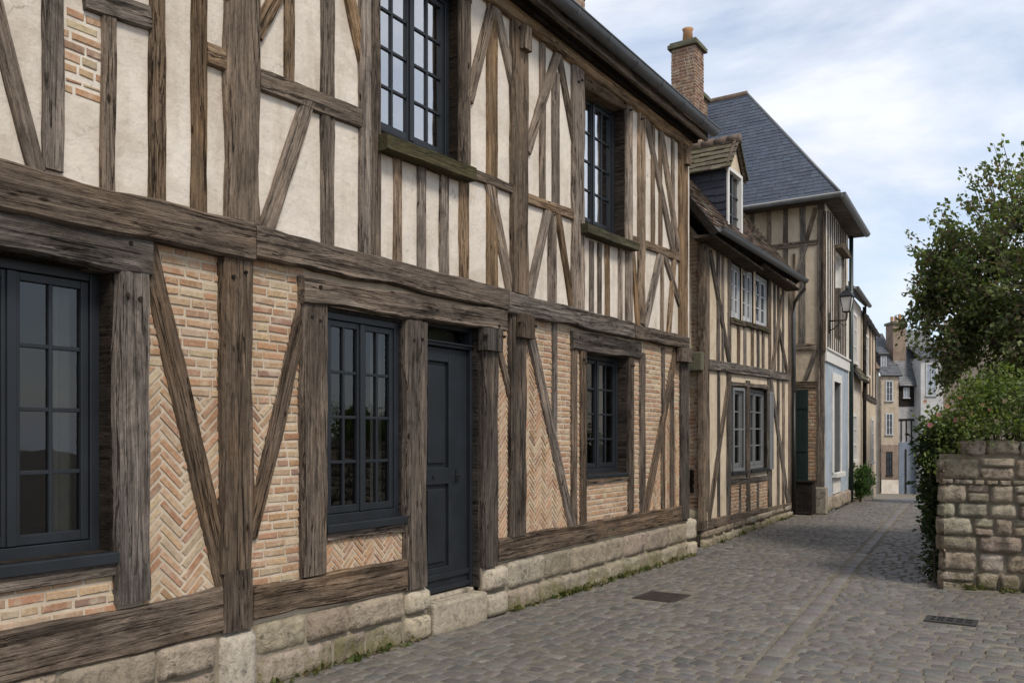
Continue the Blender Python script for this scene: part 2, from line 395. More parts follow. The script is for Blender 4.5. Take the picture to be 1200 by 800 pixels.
def glassmat(name, add=0.05, mul=1.7, tint=(0.75, 0.8, 0.8)):
    m, t, bs = mat(name); t.nodes.remove(bs); o = t.nodes['Material Output']
    tr = N(t, 'ShaderNodeBsdfTransparent'); tr.inputs[0].default_value = (*tint, 1)
    gl = N(t, 'ShaderNodeBsdfGlossy', Roughness=0.015); gl.inputs[0].default_value = (0.95, 0.97, 1, 1)
    fr = N(t, 'ShaderNodeFresnel', IOR=1.52)
    f = math_(t, 'ADD', math_(t, 'MULTIPLY', fr.outputs[0], mul), add, True)
    b = N(t, 'ShaderNodeBump', Strength=0.12, Distance=0.02); L(t, tex(t, objco(t), 2.2, 2, 0.5), b.inputs['Height']); L(t, b.outputs[0], gl.inputs['Normal'])
    mxs = N(t, 'ShaderNodeMixShader'); L(t, f, mxs.inputs[0]); L(t, tr.outputs[0], mxs.inputs[1]); L(t, gl.outputs[0], mxs.inputs[2]); L(t, mxs.outputs[0], o.inputs[0])
    return m
def leafmat(name, trans=0.42):
    m, t, bs = mat(name); o = t.nodes['Material Output']
    at = N(t, 'ShaderNodeAttribute'); at.attribute_name = 'col'
    L(t, at.outputs['Color'], bs.inputs['Base Color']); bs.inputs['Roughness'].default_value = 0.55; bs.inputs['Specular IOR Level'].default_value = 0.35
    tl = N(t, 'ShaderNodeBsdfTranslucent'); L(t, mixc(t, 1.0, at.outputs['Color'], (1.3, 1.5, 0.6), 'MULTIPLY'), tl.inputs[0])
    ms = N(t, 'ShaderNodeMixShader'); ms.inputs[0].default_value = trans; L(t, bs.outputs[0], ms.inputs[1]); L(t, tl.outputs[0], ms.inputs[2]); L(t, ms.outputs[0], o.inputs[0])
    return m
M = {}
M['wood_low'] = wood('weathered_grey_oak', (0.050, 0.038, 0.030), (0.132, 0.100, 0.076), (0.285, 0.226, 0.174), 0.78)
M['wood_up'] = wood('weathered_brown_oak', (0.085, 0.06, 0.041), (0.225, 0.162, 0.111), (0.40, 0.305, 0.215), 0.78)
M['wood_far'] = wood('dark_brown_oak', (0.06, 0.047, 0.037), (0.15, 0.117, 0.09), (0.27, 0.215, 0.168), 0.7)
M['wood_faded'] = wood('faded_grey_oak', (0.11, 0.09, 0.07), (0.225, 0.182, 0.14), (0.34, 0.285, 0.225), 0.75)
M['wood_moss'] = wood('mossy_oak', (0.05, 0.045, 0.025), (0.11, 0.095, 0.055), (0.2, 0.175, 0.11), 0.7, 1.0)
M['wood_dark'] = wood('dark_oak', (0.018, 0.014, 0.011), (0.036, 0.027, 0.021), (0.065, 0.05, 0.038), 0.7)
M['plaster'] = plaster('cream_limewash', (0.54, 0.475, 0.405), (0.65, 0.59, 0.515), (0.42, 0.345, 0.26))
M['plaster_far'] = plaster('sand_limewash', (0.50, 0.41, 0.30), (0.60, 0.50, 0.375), (0.36, 0.28, 0.2))
M['plaster_white'] = plaster('white_limewash', (0.6, 0.57, 0.52), (0.7, 0.67, 0.62), (0.42, 0.38, 0.33))
M['plaster_blue'] = plaster('blue_grey_limewash', (0.31, 0.355, 0.40), (0.375, 0.42, 0.465), (0.2, 0.23, 0.26))
M['plaster_pale'] = plaster('pale_grey_limewash', (0.38, 0.38, 0.375), (0.46, 0.455, 0.445), (0.27, 0.26, 0.24))
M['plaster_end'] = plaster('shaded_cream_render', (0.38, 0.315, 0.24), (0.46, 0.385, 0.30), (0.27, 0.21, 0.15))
M['plaster_grey'] = plaster('grey_render', (0.3, 0.29, 0.29), (0.4, 0.385, 0.38), (0.2, 0.19, 0.18))
M['plaster_slateblue'] = plaster('slate_blue_render', (0.15, 0.175, 0.215), (0.19, 0.215, 0.255), (0.11, 0.125, 0.15))
M['mortar'] = plaster('lime_mortar', (0.42, 0.345, 0.26), (0.53, 0.45, 0.35), (0.38, 0.3, 0.22))
M['dirt'] = plaster('earth_mortar', (0.14, 0.12, 0.09), (0.21, 0.18, 0.138), (0.09, 0.085, 0.05))
M['brick'] = attrmat('handmade_brick', 0.92, 45, 0.74, 1.22, 0.8, 0.006, 0.2, (0.47, 0.385, 0.285), 9.0, (0.49, 0.70))
M['cobble'] = attrmat('granite_setts', 0.52, 28, 0.76, 1.22, 0.5, 0.005, 0.35, (0.14, 0.12, 0.098), 1.1, (0.58, 0.78))
M['stone'] = stonemat('limestone', (0.13, 0.12, 0.04), 0.42)
M['stone_plain'] = stonemat('dressed_limestone', (0.2, 0.17, 0.11), 0.12, 0.015, 20)
M['stone_joint'] = plaster('stone_joint', (0.2, 0.17, 0.125), (0.27, 0.23, 0.175), (0.12, 0.105, 0.065))
M['rubble'] = stonemat('brown_rubble_stone', (0.095, 0.085, 0.03), 0.5, 0.035, 18)
M['slate'] = attrmat('blue_slate', 0.5, 12, 0.8, 1.15, 0.3, 0.004, 0.4)
M['clay_tile'] = attrmat('old_clay_tile', 0.9, 16, 0.7, 1.2, 0.6, 0.006, 0.2, (0.1, 0.095, 0.04), 2.2, (0.56, 0.74))
M['mossy_tile'] = attrmat('mossy_clay_tile', 0.9, 16, 0.7, 1.2, 0.6, 0.006, 0.2, (0.105, 0.1, 0.05), 3.0, (0.46, 0.66))
M['ground'] = plaster('sandy_joint', (0.13, 0.114, 0.093), (0.205, 0.181, 0.149), (0.09, 0.085, 0.06))
M['paint'] = plain('blue_grey_gloss_paint', (0.0145, 0.0172, 0.021), 0.42, 0, 0.15, 5, 0.05, 0.35)
M['paint_blue'] = plain('grey_paint', (0.15, 0.155, 0.155), 0.5, 0, 0.12, 6)
M['paint_white'] = plain('off_white_paint', (0.62, 0.6, 0.56), 0.5, 0, 0.1, 6)
M['paint_shaded'] = plain('shaded_white_paint', (0.4, 0.405, 0.41), 0.5, 0, 0.12, 6)  # shade at the lane end put into the white; dormer house frames reuse it
M['paint_green'] = plain('dark_green_paint', (0.012, 0.025, 0.022), 0.4, 0, 0.2, 6)
M['zinc'] = plain('weathered_zinc', (0.125, 0.13, 0.135), 0.5, 0.35, 0.25, 7)
M['iron'] = plain('black_iron', (0.015, 0.017, 0.018), 0.5, 0.3, 0.2, 20)
M['rust'] = plain('brown_cast_iron', (0.045, 0.034, 0.028), 0.65, 0.3, 0.3, 30, 0.4)
M['void'] = plain('dark_room', (0.05, 0.046, 0.042), 0.9, 0, 0.1, 2)
M['hole'] = plain('drain_void', (0.004, 0.004, 0.004), 0.9, 0, 0.1, 2)
M['curtain_dim'] = plain('grey_net', (0.17, 0.165, 0.15), 0.9, 0, 0.15, 3)
M['curtain'] = plain('pale_linen', (0.5, 0.48, 0.43), 0.9, 0, 0.1, 3)
M['glass_up'] = glassmat('old_window_glass', 0.30, 3.2)
M['glass'] = glassmat('window_glass', 0.025, 0.85, (0.72, 0.75, 0.74))
M['lantern_glass'] = plain('frosted_lantern_glass', (0.55, 0.52, 0.47), 0.25, 0, 0.08, 6)
M['leaf'] = leafmat('leaf'); M['petal'] = leafmat('petal', 0.25)
M['bark'] = plain('bark', (0.06, 0.047, 0.035), 0.9, 0, 0.4, 25, 0.6)
M['dark_slab'] = plain('roof_lining', (0.06, 0.055, 0.055), 0.8, 0, 0.2, 6)

# ------------------------------------------------------------------ shape helpers
def clip(poly, a, b, c):                       # keep a*x + b*y <= c
    r = []
    for i in range(len(poly)):
        p, q = poly[i], poly[(i+1) % len(poly)]
        dp, dq = a*p[0]+b*p[1]-c, a*q[0]+b*q[1]-c
        if dp <= 0: r.append(p)
        if (dp < 0 < dq) or (dq < 0 < dp):
            k = dp/(dp-dq); r.append((p[0]+(q[0]-p[0])*k, p[1]+(q[1]-p[1])*k))
    return r
def area(p): return 0.5*sum(p[i][0]*p[(i+1) % len(p)][1]-p[(i+1) % len(p)][0]*p[i][1] for i in range(len(p)))
def clip_to(poly, region):
    if area(region) < 0: region = region[::-1]
    for i in range(len(region)):
        p, q = region[i], region[(i+1) % len(region)]
        nx, ny = q[1]-p[1], -(q[0]-p[0])
        poly = clip(poly, nx, ny, nx*p[0]+ny*p[1])
        if len(poly) < 3: return []
    return poly
BR = [((0.37, 0.218, 0.128), 5), ((0.335, 0.192, 0.112), 4), ((0.395, 0.266, 0.167), 5), ((0.32, 0.2, 0.132), 3), ((0.41, 0.31, 0.205), 4), ((0.25, 0.152, 0.11), 1), ((0.38, 0.246, 0.153), 4)]
BRD = [((0.185, 0.10, 0.07), 5), ((0.215, 0.118, 0.08), 4), ((0.155, 0.09, 0.068), 3), ((0.25, 0.15, 0.1), 2)]
def pick(tab, rnd):
    k = rnd.random()*sum(w for _, w in tab)
    for c, w in tab:
        k -= w
        if k <= 0: break
    j = 0.86+rnd.random()*0.28
    return tuple(x*j*(0.96+rnd.random()*0.08) for x in c)
def put_brick(mb, wp, poly, c0, h, col, inset=0.004):
    n = len(poly)
    if n < 3 or abs(area(poly)) < 2e-4: return
    if area(poly) < 0: poly = poly[::-1]
    cx = sum(p[0] for p in poly)/n; cy = sum(p[1] for p in poly)/n
    top = [(p[0]+(cx-p[0])*min(0.45, inset/max(0.01, math.hypot(p[0]-cx, p[1]-cy))*1.6), p[1]+(cy-p[1])*min(0.45, inset/max(0.01, abs(p[1]-cy)+1e-6))) for p in poly]
    vs = [wp.P(p[0], p[1], c0-0.006) for p in poly]+[wp.P(p[0], p[1], c0+h*0.6) for p in poly]+[wp.P(p[0], p[1], c0+h) for p in top]
    fs = []
    for k in range(2):
        for i in range(n): fs.append((k*n+i, k*n+(i+1) % n, (k+1)*n+(i+1) % n, (k+1)*n+i))
    fs.append(tuple(range(2*n, 3*n)))
    mb.add(vs, fs, col)
def brick_fill(mb, wp, region, pat='R', seed=1, tab=BR, L_=0.18, c0=0.0, h=0.007, pitch=0.0585, hw=0.06):
    rnd = random.Random(seed)
    a0 = min(p[0] for p in region); a1 = max(p[0] for p in region); z0 = min(p[1] for p in region); z1 = max(p[1] for p in region)
    j = 0.0175
    if pat == 'R':
        z = z0+0.008; row = 0
        while z < z1:
            hh = pitch-j-0.002+rnd.uniform(-0.003, 0.003); x = a0-rnd.random()*L_
            while x < a1:
                w = (L_ if rnd.random() < 0.62 else L_*0.55)*rnd.uniform(0.92, 1.06); g = j*rnd.uniform(0.6, 1.1); t = rnd.uniform(-0.003, 0.003)
                q = [(x, z+t), (x+w-g, z-t), (x+w-g, z+hh-t*0.5), (x, z+hh+t*0.5)]
                put_brick(mb, wp, clip_to(q, region), c0, h*rnd.uniform(0.5, 1.25), pick(tab, rnd)); x += w
            z += pitch; row += 1
    else:
        w = hw; n = 4; LL = w*n; c45 = math.sqrt(0.5)
        ext = int((max(a1-a0, z1-z0))/w*1.5)+8; ox = (a0+a1)/2; oz = (z0+z1)/2
        for k in range(-ext, ext):
            for mm in range(-ext//n-2, ext//n+3):
                for v in (0, 1):
                    bx = k*w+mm*LL; by = k*w-mm*LL; g = w*0.19
                    if v == 0: r = (bx+g, by+g, bx+LL-g, by+w-g)
                    else: r = (bx+LL+g, by+w-LL+g, bx+LL+w-g, by+w-g)
                    cx, cy = (r[0]+r[2])/2, (r[1]+r[3])/2
                    X, Z = ox+(cx-cy)*c45, oz+(cx+cy)*c45
                    if X < a0-0.2 or X > a1+0.2 or Z < z0-0.2 or Z > z1+0.2: continue
                    an = rnd.uniform(-0.03, 0.03)
                    q = []
                    for (px, py) in ((r[0], r[1]), (r[2], r[1]), (r[2], r[3]), (r[0], r[3])):
                        dx, dy = px-cx, py-cy; dx, dy = dx-dy*an, dy+dx*an
                        q.append((ox+(cx+dx-cy-dy)*c45, oz+(cx+dx+cy+dy)*c45))
                    put_brick(mb, wp, clip_to(q, region), c0, h*rnd.uniform(0.5, 1.25), pick(tab, rnd))
def stone(mb, wp, s0, s1, z0, z1, c, h, rnd, col, amp=0.02, nx=None, ny=None, rough=1.0, base=-0.03, pw=7):
    w, hh = s1-s0, z1-z0
    nx = nx or max(6, min(14, int(w/0.035))); ny = ny or max(5, min(10, int(hh/0.035)))
    of = rnd.random()*100; vs = []; fs = []; cj = [rnd.uniform(-1, 1)*min(w, hh)*0.07*rough for _ in range(8)]
    for jx in range(ny+1):
        for i in range(nx+1):
            u, v = j_(i, nx), j_(jx, ny)
            # rounded rectangle
            uu = u*(1-0.10*rough*abs(v)**6*min(1, hh/w)); vv = v*(1-0.13*rough*abs(u)**6)
            a = (u+1)/2; b = (v+1)/2
            dz = (cj[0]*(1-a)+cj[1]*a)*(1-b)+(cj[2]*(1-a)+cj[3]*a)*b; ds = (cj[4]*(1-a)+cj[5]*a)*(1-b)+(cj[6]*(1-a)+cj[7]*a)*b
            S = (s0+s1)/2+uu*w/2+ds*0.6; Z = (z0+z1)/2+vv*hh/2+dz*0.6
            m = max(0, (1-abs(u)**pw)*(1-abs(v)**pw))**(0.5 if pw < 10 else 0.35)
            nz = mnoise.noise((S*9+of, Z*9, of))+0.55*mnoise.noise((S*21+of, Z*21, of))+0.4*(0.5-abs(mnoise.noise((S*34+of, Z*34, of+3)))*2)
            cc = base+(c+h-base)*m+amp*nz*m
            S += 0.012*rough*mnoise.noise((S*8, Z*8, of+9)); Z += 0.010*rough*mnoise.noise((S*8, Z*8, of+19))
            vs.append(wp.P(S, Z, cc))
    for jx in range(ny):
        for i in range(nx):
            p = jx*(nx+1)+i; fs.append((p, p+1, p+nx+2, p+nx+1))
    mb.add(vs, fs, col)
def j_(k, n): t_ = k/n*2-1; return math.copysign(abs(t_)**0.72, t_)
STC = [((0.325, 0.272, 0.205), 4), ((0.285, 0.24, 0.182), 4), ((0.37, 0.315, 0.245), 2), ((0.25, 0.21, 0.16), 2)]
def stone_row(mb, wp, s0, s1, z0, z1, wr, seed, c=0.0, h=0.03, gap=0.012, tab=STC, amp=0.018, rough=1.0, pw=7, base=-0.03):
    rnd = random.Random(seed); s = s0
    while s < s1-0.05:
        w = min(rnd.uniform(*wr), s1-s)
        if s1-s-w < wr[0]*0.5: w = s1-s
        stone(mb, wp, s+gap/2, s+w-gap/2, z0+gap/2, z1-gap/2, c, h*rnd.uniform(0.6, 1.3), rnd, pick(tab, rnd), amp, rough=rough, pw=pw, base=base); s += w
def tiles(mb, pl, region, rh, tw, th, seed, col, jit=0.15, gap=0.004):
    rnd = random.Random(seed)
    a0 = min(p[0] for p in region); a1 = max(p[0] for p in region); b0 = min(p[1] for p in region); b1 = max(p[1] for p in region)
    b = b0; r = 0
    while b < b1:
        a = a0-(tw*0.5 if r % 2 else 0)-rnd.random()*0.02
        while a < a1:
            w = tw*rnd.uniform(0.9, 1.1); lo = th*rnd.uniform(0.7, 1.4); d = rnd.uniform(-1, 1)*rh*0.05
            q = clip_to([(a+gap/2, b+d), (a+w-gap/2, b+d+rnd.uniform(-1, 1)*rh*0.03), (a+w-gap/2, b+rh*1.12), (a+gap/2, b+rh*1.12)], region)
            if len(q) >= 3 and abs(area(q)) > 1e-4:
                k = 1+rnd.uniform(-jit, jit); cc = tuple(x*k*(1+rnd.uniform(-0.04, 0.04)) for x in (col if not isinstance(col, list) else rnd.choice(col)))
                n = len(q); top = [pl.P(p[0], p[1], max(0.0, lo*(1-(p[1]-b)/(rh*1.12)))+0.002) for p in q]; bot = [pl.P(p[0], p[1], -0.006) for p in q]
                mb.add(top+bot, [tuple(range(n))]+[(i, n+i, n+(i+1) % n, (i+1) % n) for i in range(n)], cc)
            a += w
        b += rh; r += 1
def wall_holes(mb, wp, s0, s1, z0, z1, holes, c=0.0):
    holes = [(a-0.03, b_+0.03, y0-(0.03 if y0 > 0.5 else 0), y1+0.03) for a, b_, y0, y1 in holes]
    ss = sorted(set([s0, s1]+[h[0] for h in holes]+[h[1] for h in holes])); zs = sorted(set([z0, z1]+[h[2] for h in holes]+[h[3] for h in holes]))
    ss = [x for x in ss if s0 <= x <= s1]; zs = [x for x in zs if z0 <= x <= z1]
    for i in range(len(ss)-1):
        for k in range(len(zs)-1):
            m, n = (ss[i]+ss[i+1])/2, (zs[k]+zs[k+1])/2
            if any(h[0] < m < h[1] and h[2] < n < h[3] for h in holes): continue
            mb.add([wp.P(ss[i], zs[k], c), wp.P(ss[i+1], zs[k], c), wp.P(ss[i+1], zs[k+1], c), wp.P(ss[i], zs[k+1], c)], [(0, 1, 2, 3)])
def timber(wp, row, m, root, t=0.09, wscale=1.0, rough=1.0):
    kind, s0, z0, s1, z1, w, pr = row; w *= wscale
    if kind in ('stud', 'brace'):
        k = 0.05/max(0.2, math.hypot(s1-s0, z1-z0)); s0, s1, z0, z1 = s0-(s1-s0)*k, s1+(s1-s0)*k, z0-(z1-z0)*k, z1+(z1-z0)*k
    d = wp.u*(s1-s0)+wp.v*(z1-z0); ln = d.length; ex = d.normalized()
    ez = wp.n; ey = ez.cross(ex).normalized()
    seed = (s0*7.13+z0*3.7+s1*1.9+z1*5.1)*10
    n = max(3, int(ln/0.09)); vs = []; fs = []
    prof = [(-0.5, -1), (-0.5, -0.16), (-0.44, 0.0), (-0.26, 0.0), (-0.09, 0.0), (0.09, 0.0), (0.26, 0.0), (0.44, 0.0), (0.5, -0.16), (0.5, -1)]
    ch = min(0.02, w*0.12); rnd = random.Random(seed)
    gr = rnd.choice([3, 4, 5, 6]) if w > 0.12 else -1; g0 = rnd.uniform(0, 0.5); g1 = g0+rnd.uniform(0.3, 0.7)
    big = 0.018 if w > 0.17 else (0.010 if w > 0.1 else 0.007)
    for i in range(n+1):
        x = -ln/2+ln*i/n
        if i == 0: x -= 0.0
        eA = big*rough*(mnoise.noise((x*1.6+seed, 3.1, 0))*1.4+0.6*mnoise.noise((x*7+seed, 8.1, 0)))
        eB = big*rough*(mnoise.noise((x*1.6+seed, 23.1, 0))*1.4+0.6*mnoise.noise((x*7+seed, 38.1, 0)))
        for k, (py, pz) in enumerate(prof):
            y = py*w+(eA if py < 0 else eB)*min(1, abs(py)*2)
            z = -t if pz == -1 else pz*ch/0.16*1.0
            if pz == 0: z += 0.35*big*mnoise.noise((x*3+seed, py*9, 4.4))
            if k == gr and g0 < i/n < g1: z -= 0.016*rough*math.sin(math.pi*(i/n-g0)/(g1-g0))**0.5
            vs.append((x, y, z))
    m_ = len(prof)
    for i in range(n):
        for k in range(m_-1):
            p = i*m_+k; fs.append((p, p+m_, p+m_+1, p+1))
    fs.append(tuple(range(m_))); fs.append(tuple(n*m_+k for k in range(m_))[::-1])
    me = bpy.data.meshes.new(kind); me.from_pydata(vs, [], fs); me.materials.append(m)
    bmx = bmesh.new(); bmx.from_mesh(me); bmesh.ops.recalc_face_normals(bmx, faces=bmx.faces); bmx.to_mesh(me); bmx.free()
    o = bpy.data.objects.new(kind, me); COL.objects.link(o); o.parent = root
    p = wp.P((s0+s1)/2, (z0+z1)/2, pr)-org(root)
    o.matrix_local = Matrix(((ex.x, ey.x, ez.x, p.x), (ex.y, ey.y, ez.y, p.y), (ex.z, ey.z, ez.z, p.z), (0, 0, 0, 1)))
    return o
def bar(wp, s0, z0, s1, z1, w, pr, kind, m, root, t=0.09): return timber(wp, (kind, s0, z0, s1, z1, w, pr), m, root, t)
def curtain_mesh(mb, wp, s0, s1, z0, z1, c, waves):
    n = max(8, int((s1-s0)/0.018)); vs = []; fs = []
    for i in range(n+1):
        s = s0+(s1-s0)*i/n; k = c+0.022*math.sin(s*waves)+0.01*math.sin(s*waves*2.3+1)
        vs += [wp.P(s, z0, k), wp.P(s, z1, k*1.0)]
    for i in range(n): fs.append((2*i, 2*i+2, 2*i+3, 2*i+1))
    mb.add(vs, fs)
def window(wp, root, s0, s1, z0, z1, d, rows=4, cols=2, leaves=2, fm=None, gm=None, rm=None, room=1.6, cur=(), sill=None, fw=0.05, sw=0.042, mw=0.022, reveal=0.3, label=None, curm=None, wallc=0.0):
    """opening s0..s1, z0..z1 in the wall; frame set back by d"""
    fm = fm or M['paint']; gm = gm or M['glass']; rm = rm or M['wood_dark']
    mb = MB()                                   # outer frame = the window part itself
    c0, c1 = -d-0.07, -d
    mb.pbox(wp, s0-0.01, s0+fw, z0-0.01, z1+0.01, c0, c1); mb.pbox(wp, s1-fw, s1+0.01, z0-0.01, z1+0.01, c0, c1)
    mb.pbox(wp, s0+fw, s1-fw, z1-fw, z1+0.01, c0, c1-0.002); mb.pbox(wp, s0+fw, s1-fw, z0-0.01, z0+fw*1.2, c0, c1-0.002)
    w = mb.build('window', fm, root, bevel=0.004)
    if label: w['label'] = label
    rv = MB()                                   # lining of the opening and the dark room behind
    e = 0.002
    for a, b, q in (((s0, z0), (s0, z1), 1), ((s1, z1), (s1, z0), 1), ((s0, z1), (s1, z1), 1), ((s1, z0), (s0, z0), 1)):
        rv.add([wp.P(a[0], a[1], wallc), wp.P(b[0], b[1], wallc), wp.P(b[0], b[1], -reveal), wp.P(a[0], a[1], -reveal)], [(0, 1, 2, 3)])
    k = 0.035
    for q in (((s0-k, z0-k), (s1+k, z0-k), (s1+k, z0), (s0-k, z0)), ((s0-k, z1), (s1+k, z1), (s1+k, z1+k), (s0-k, z1+k)), ((s0-k, z0), (s0, z0), (s0, z1), (s0-k, z1)), ((s1, z0), (s1+k, z0), (s1+k, z1), (s1, z1))):
        rv.add([wp.P(x, z, wallc-0.002) for x, z in q], [(0, 1, 2, 3)])
    rv.build('reveal', rm, w)
    iw = (s1-fw)-(s0+fw); lw = iw/leaves; cb = MB(); gb = MB()
    for k in range(leaves):
        a0 = s0+fw+lw*k+0.004; a1 = a0+lw-0.008; y0 = z0+fw*1.2+0.005; y1 = z1-fw-0.005
        ca, cb_ = -d-0.055, -d-0.012
        leaf = MB()
        leaf.pbox(wp, a0, a0+sw, y0, y1, ca, cb_); leaf.pbox(wp, a1-sw, a1, y0, y1, ca, cb_)
        leaf.pbox(wp, a0+sw, a1-sw, y0, y0+sw*1.25, ca, cb_-0.002); leaf.pbox(wp, a0+sw, a1-sw, y1-sw, y1, ca, cb_-0.002)
        for i in range(1, cols):
            x = a0+sw+(a1-a0-2*sw)*i/cols; leaf.pbox(wp, x-mw/2, x+mw/2, y0+sw, y1-sw, ca+0.005, cb_-0.006)
        for i in range(1, rows):
            z = y0+sw+(y1-y0-2*sw)*i/rows; leaf.pbox(wp, a0+sw, a1-sw, z-mw/2, z+mw/2, ca+0.006, cb_-0.008)
        if k > 0: leaf.pbox(wp, a0-0.028, a0+0.02, y0, y1, cb_-0.001, cb_+0.014)
        leaf.build('casement', fm, w, bevel=0.003)
        gb.add([wp.P(a0+sw-.005, y0+sw-.005, ca+0.02), wp.P(a1-sw+.005, y0+sw-.005, ca+0.02), wp.P(a1-sw+.005, y1-sw+.005, ca+0.02), wp.P(a0+sw-.005, y1-sw+.005, ca+0.02)], [(0, 1, 2, 3)])
    gb.build('glass', gm, w)
    ib = MB(); p = 0.35; q0, q1 = -reveal, -reveal-room
    P = wp.P
    vs = [P(s0-p, z0-p, q0), P(s1+p, z0-p, q0), P(s1+p, z1+p, q0), P(s0-p, z1+p, q0), P(s0-p, z0-p, q1), P(s1+p, z0-p, q1), P(s1+p, z1+p, q1), P(s0-p, z1+p, q1),
          P(s0, z0, q0), P(s1, z0, q0), P(s1, z1, q0), P(s0, z1, q0)]
    ib.add(vs, [(4, 5, 6, 7), (0, 4, 7, 3), (1, 2, 6, 5), (0, 1, 5, 4), (3, 7, 6, 2), (0, 8, 9, 1), (1, 9, 10, 2), (2, 10, 11, 3), (3, 11, 8, 0)])
    ib.build('room', M['void'], w)
    for (a, b) in cur:
        c_ = MB(); curtain_mesh(c_, wp, a, b, z0-0.1, z1+0.05, -d-0.16, 95); c_.build('curtain', curm or M['curtain'], w, True)
    if sill:
        sb = MB(); sb.pbox(wp, s0-sill.get('ov', 0), s1+sill.get('ov', 0), sill['z0'], sill['z1'], -d-0.02, sill['c']); sb.build('sill', sill['m'], w, bevel=0.006)
    return w
def leaves(name, pts, m, parent, size, cols, seed, up=0.3, curl=0.25):
    """pts: list of (position, outward direction); one folded leaf each, as one mesh"""
    rs = np.random.RandomState(seed); n = len(pts); P = np.array([p[0] for p in pts], float); Dn = np.array([p[1] for p in pts], float)
    d = Dn+rs.normal(0, 0.6, (n, 3)); d[:, 2] += up*rs.uniform(-1, 0.6, n); d /= np.linalg.norm(d, axis=1)[:, None]
    r = rs.normal(0, 1, (n, 3)); s = np.cross(d, r); s /= np.linalg.norm(s, axis=1)[:, None]+1e-9
    k = np.cross(s, d); L0 = size*rs.uniform(0.6, 1.35, n)[:, None]; W = L0*rs.uniform(0.26, 0.4, n)[:, None]
    base = P; mid = P+d*L0*0.5; tip = P+d*L0-k*L0*curl
    V4 = np.stack([base, mid+s*W-k*L0*0.05, tip, mid-s*W-k*L0*0.05, mid+k*L0*0.06], 1).reshape(-1, 3)-np.array(org(parent))
    F = []
    for i in range(n): o = 5*i; F += [(o, o+1, o+4), (o+1, o+2, o+4), (o+2, o+3, o+4), (o+3, o, o+4)]
    me = bpy.data.meshes.new(name); me.from_pydata(V4.tolist(), [], F); me.materials.append(m)
    ci = rs.randint(0, len(cols), n); C = np.array(cols, float)[ci]*rs.uniform(0.7, 1.3, (n, 1)); C = np.concatenate([C, np.ones((n, 1))], 1)
    at = me.color_attributes.new('col', 'FLOAT_COLOR', 'CORNER'); at.data.foreach_set('color', np.repeat(C, 12, axis=0).ravel())
    o = bpy.data.objects.new(name, me); COL.objects.link(o)
    if parent is not None: o.parent = parent
    return o
# ------------------------------------------------------------------ ground and paving
def gz(y): return 0.0 if y < 22 else -(y-22)*0.0545
gb = MB(); ys = [-200, -20, 0, 5, 10, 16, 22, 30, 40, 53, 80, 300]; xs = [-200, -20, 0, 4, 12, 200]
for i in range(len(ys)):
    for x in xs: gb.v.append((x, ys[i], gz(min(ys[i], 60))-0.006))
for i in range(len(ys)-1):
    for k in range(len(xs)-1):
        p = i*len(xs)+k; gb.f.append((p, p+1, p+len(xs)+1, p+len(xs))); gb.c.append((1, 1, 1))
structure(gb.build('ground', M['ground']))
def chan(y): return 2.63-(y-5.5)*0.0958
COB = [(tuple(x*k for x, k in zip(c, (1.08, 1.07, 1.05))), w) for c, w in [((0.112, 0.102, 0.094), 5), ((0.100, 0.091, 0.085), 4), ((0.124, 0.113, 0.104), 4), ((0.090, 0.085, 0.081), 2), ((0.116, 0.103, 0.092), 3), ((0.105, 0.100, 0.097), 2), ((0.14, 0.129, 0.118), 1)]]
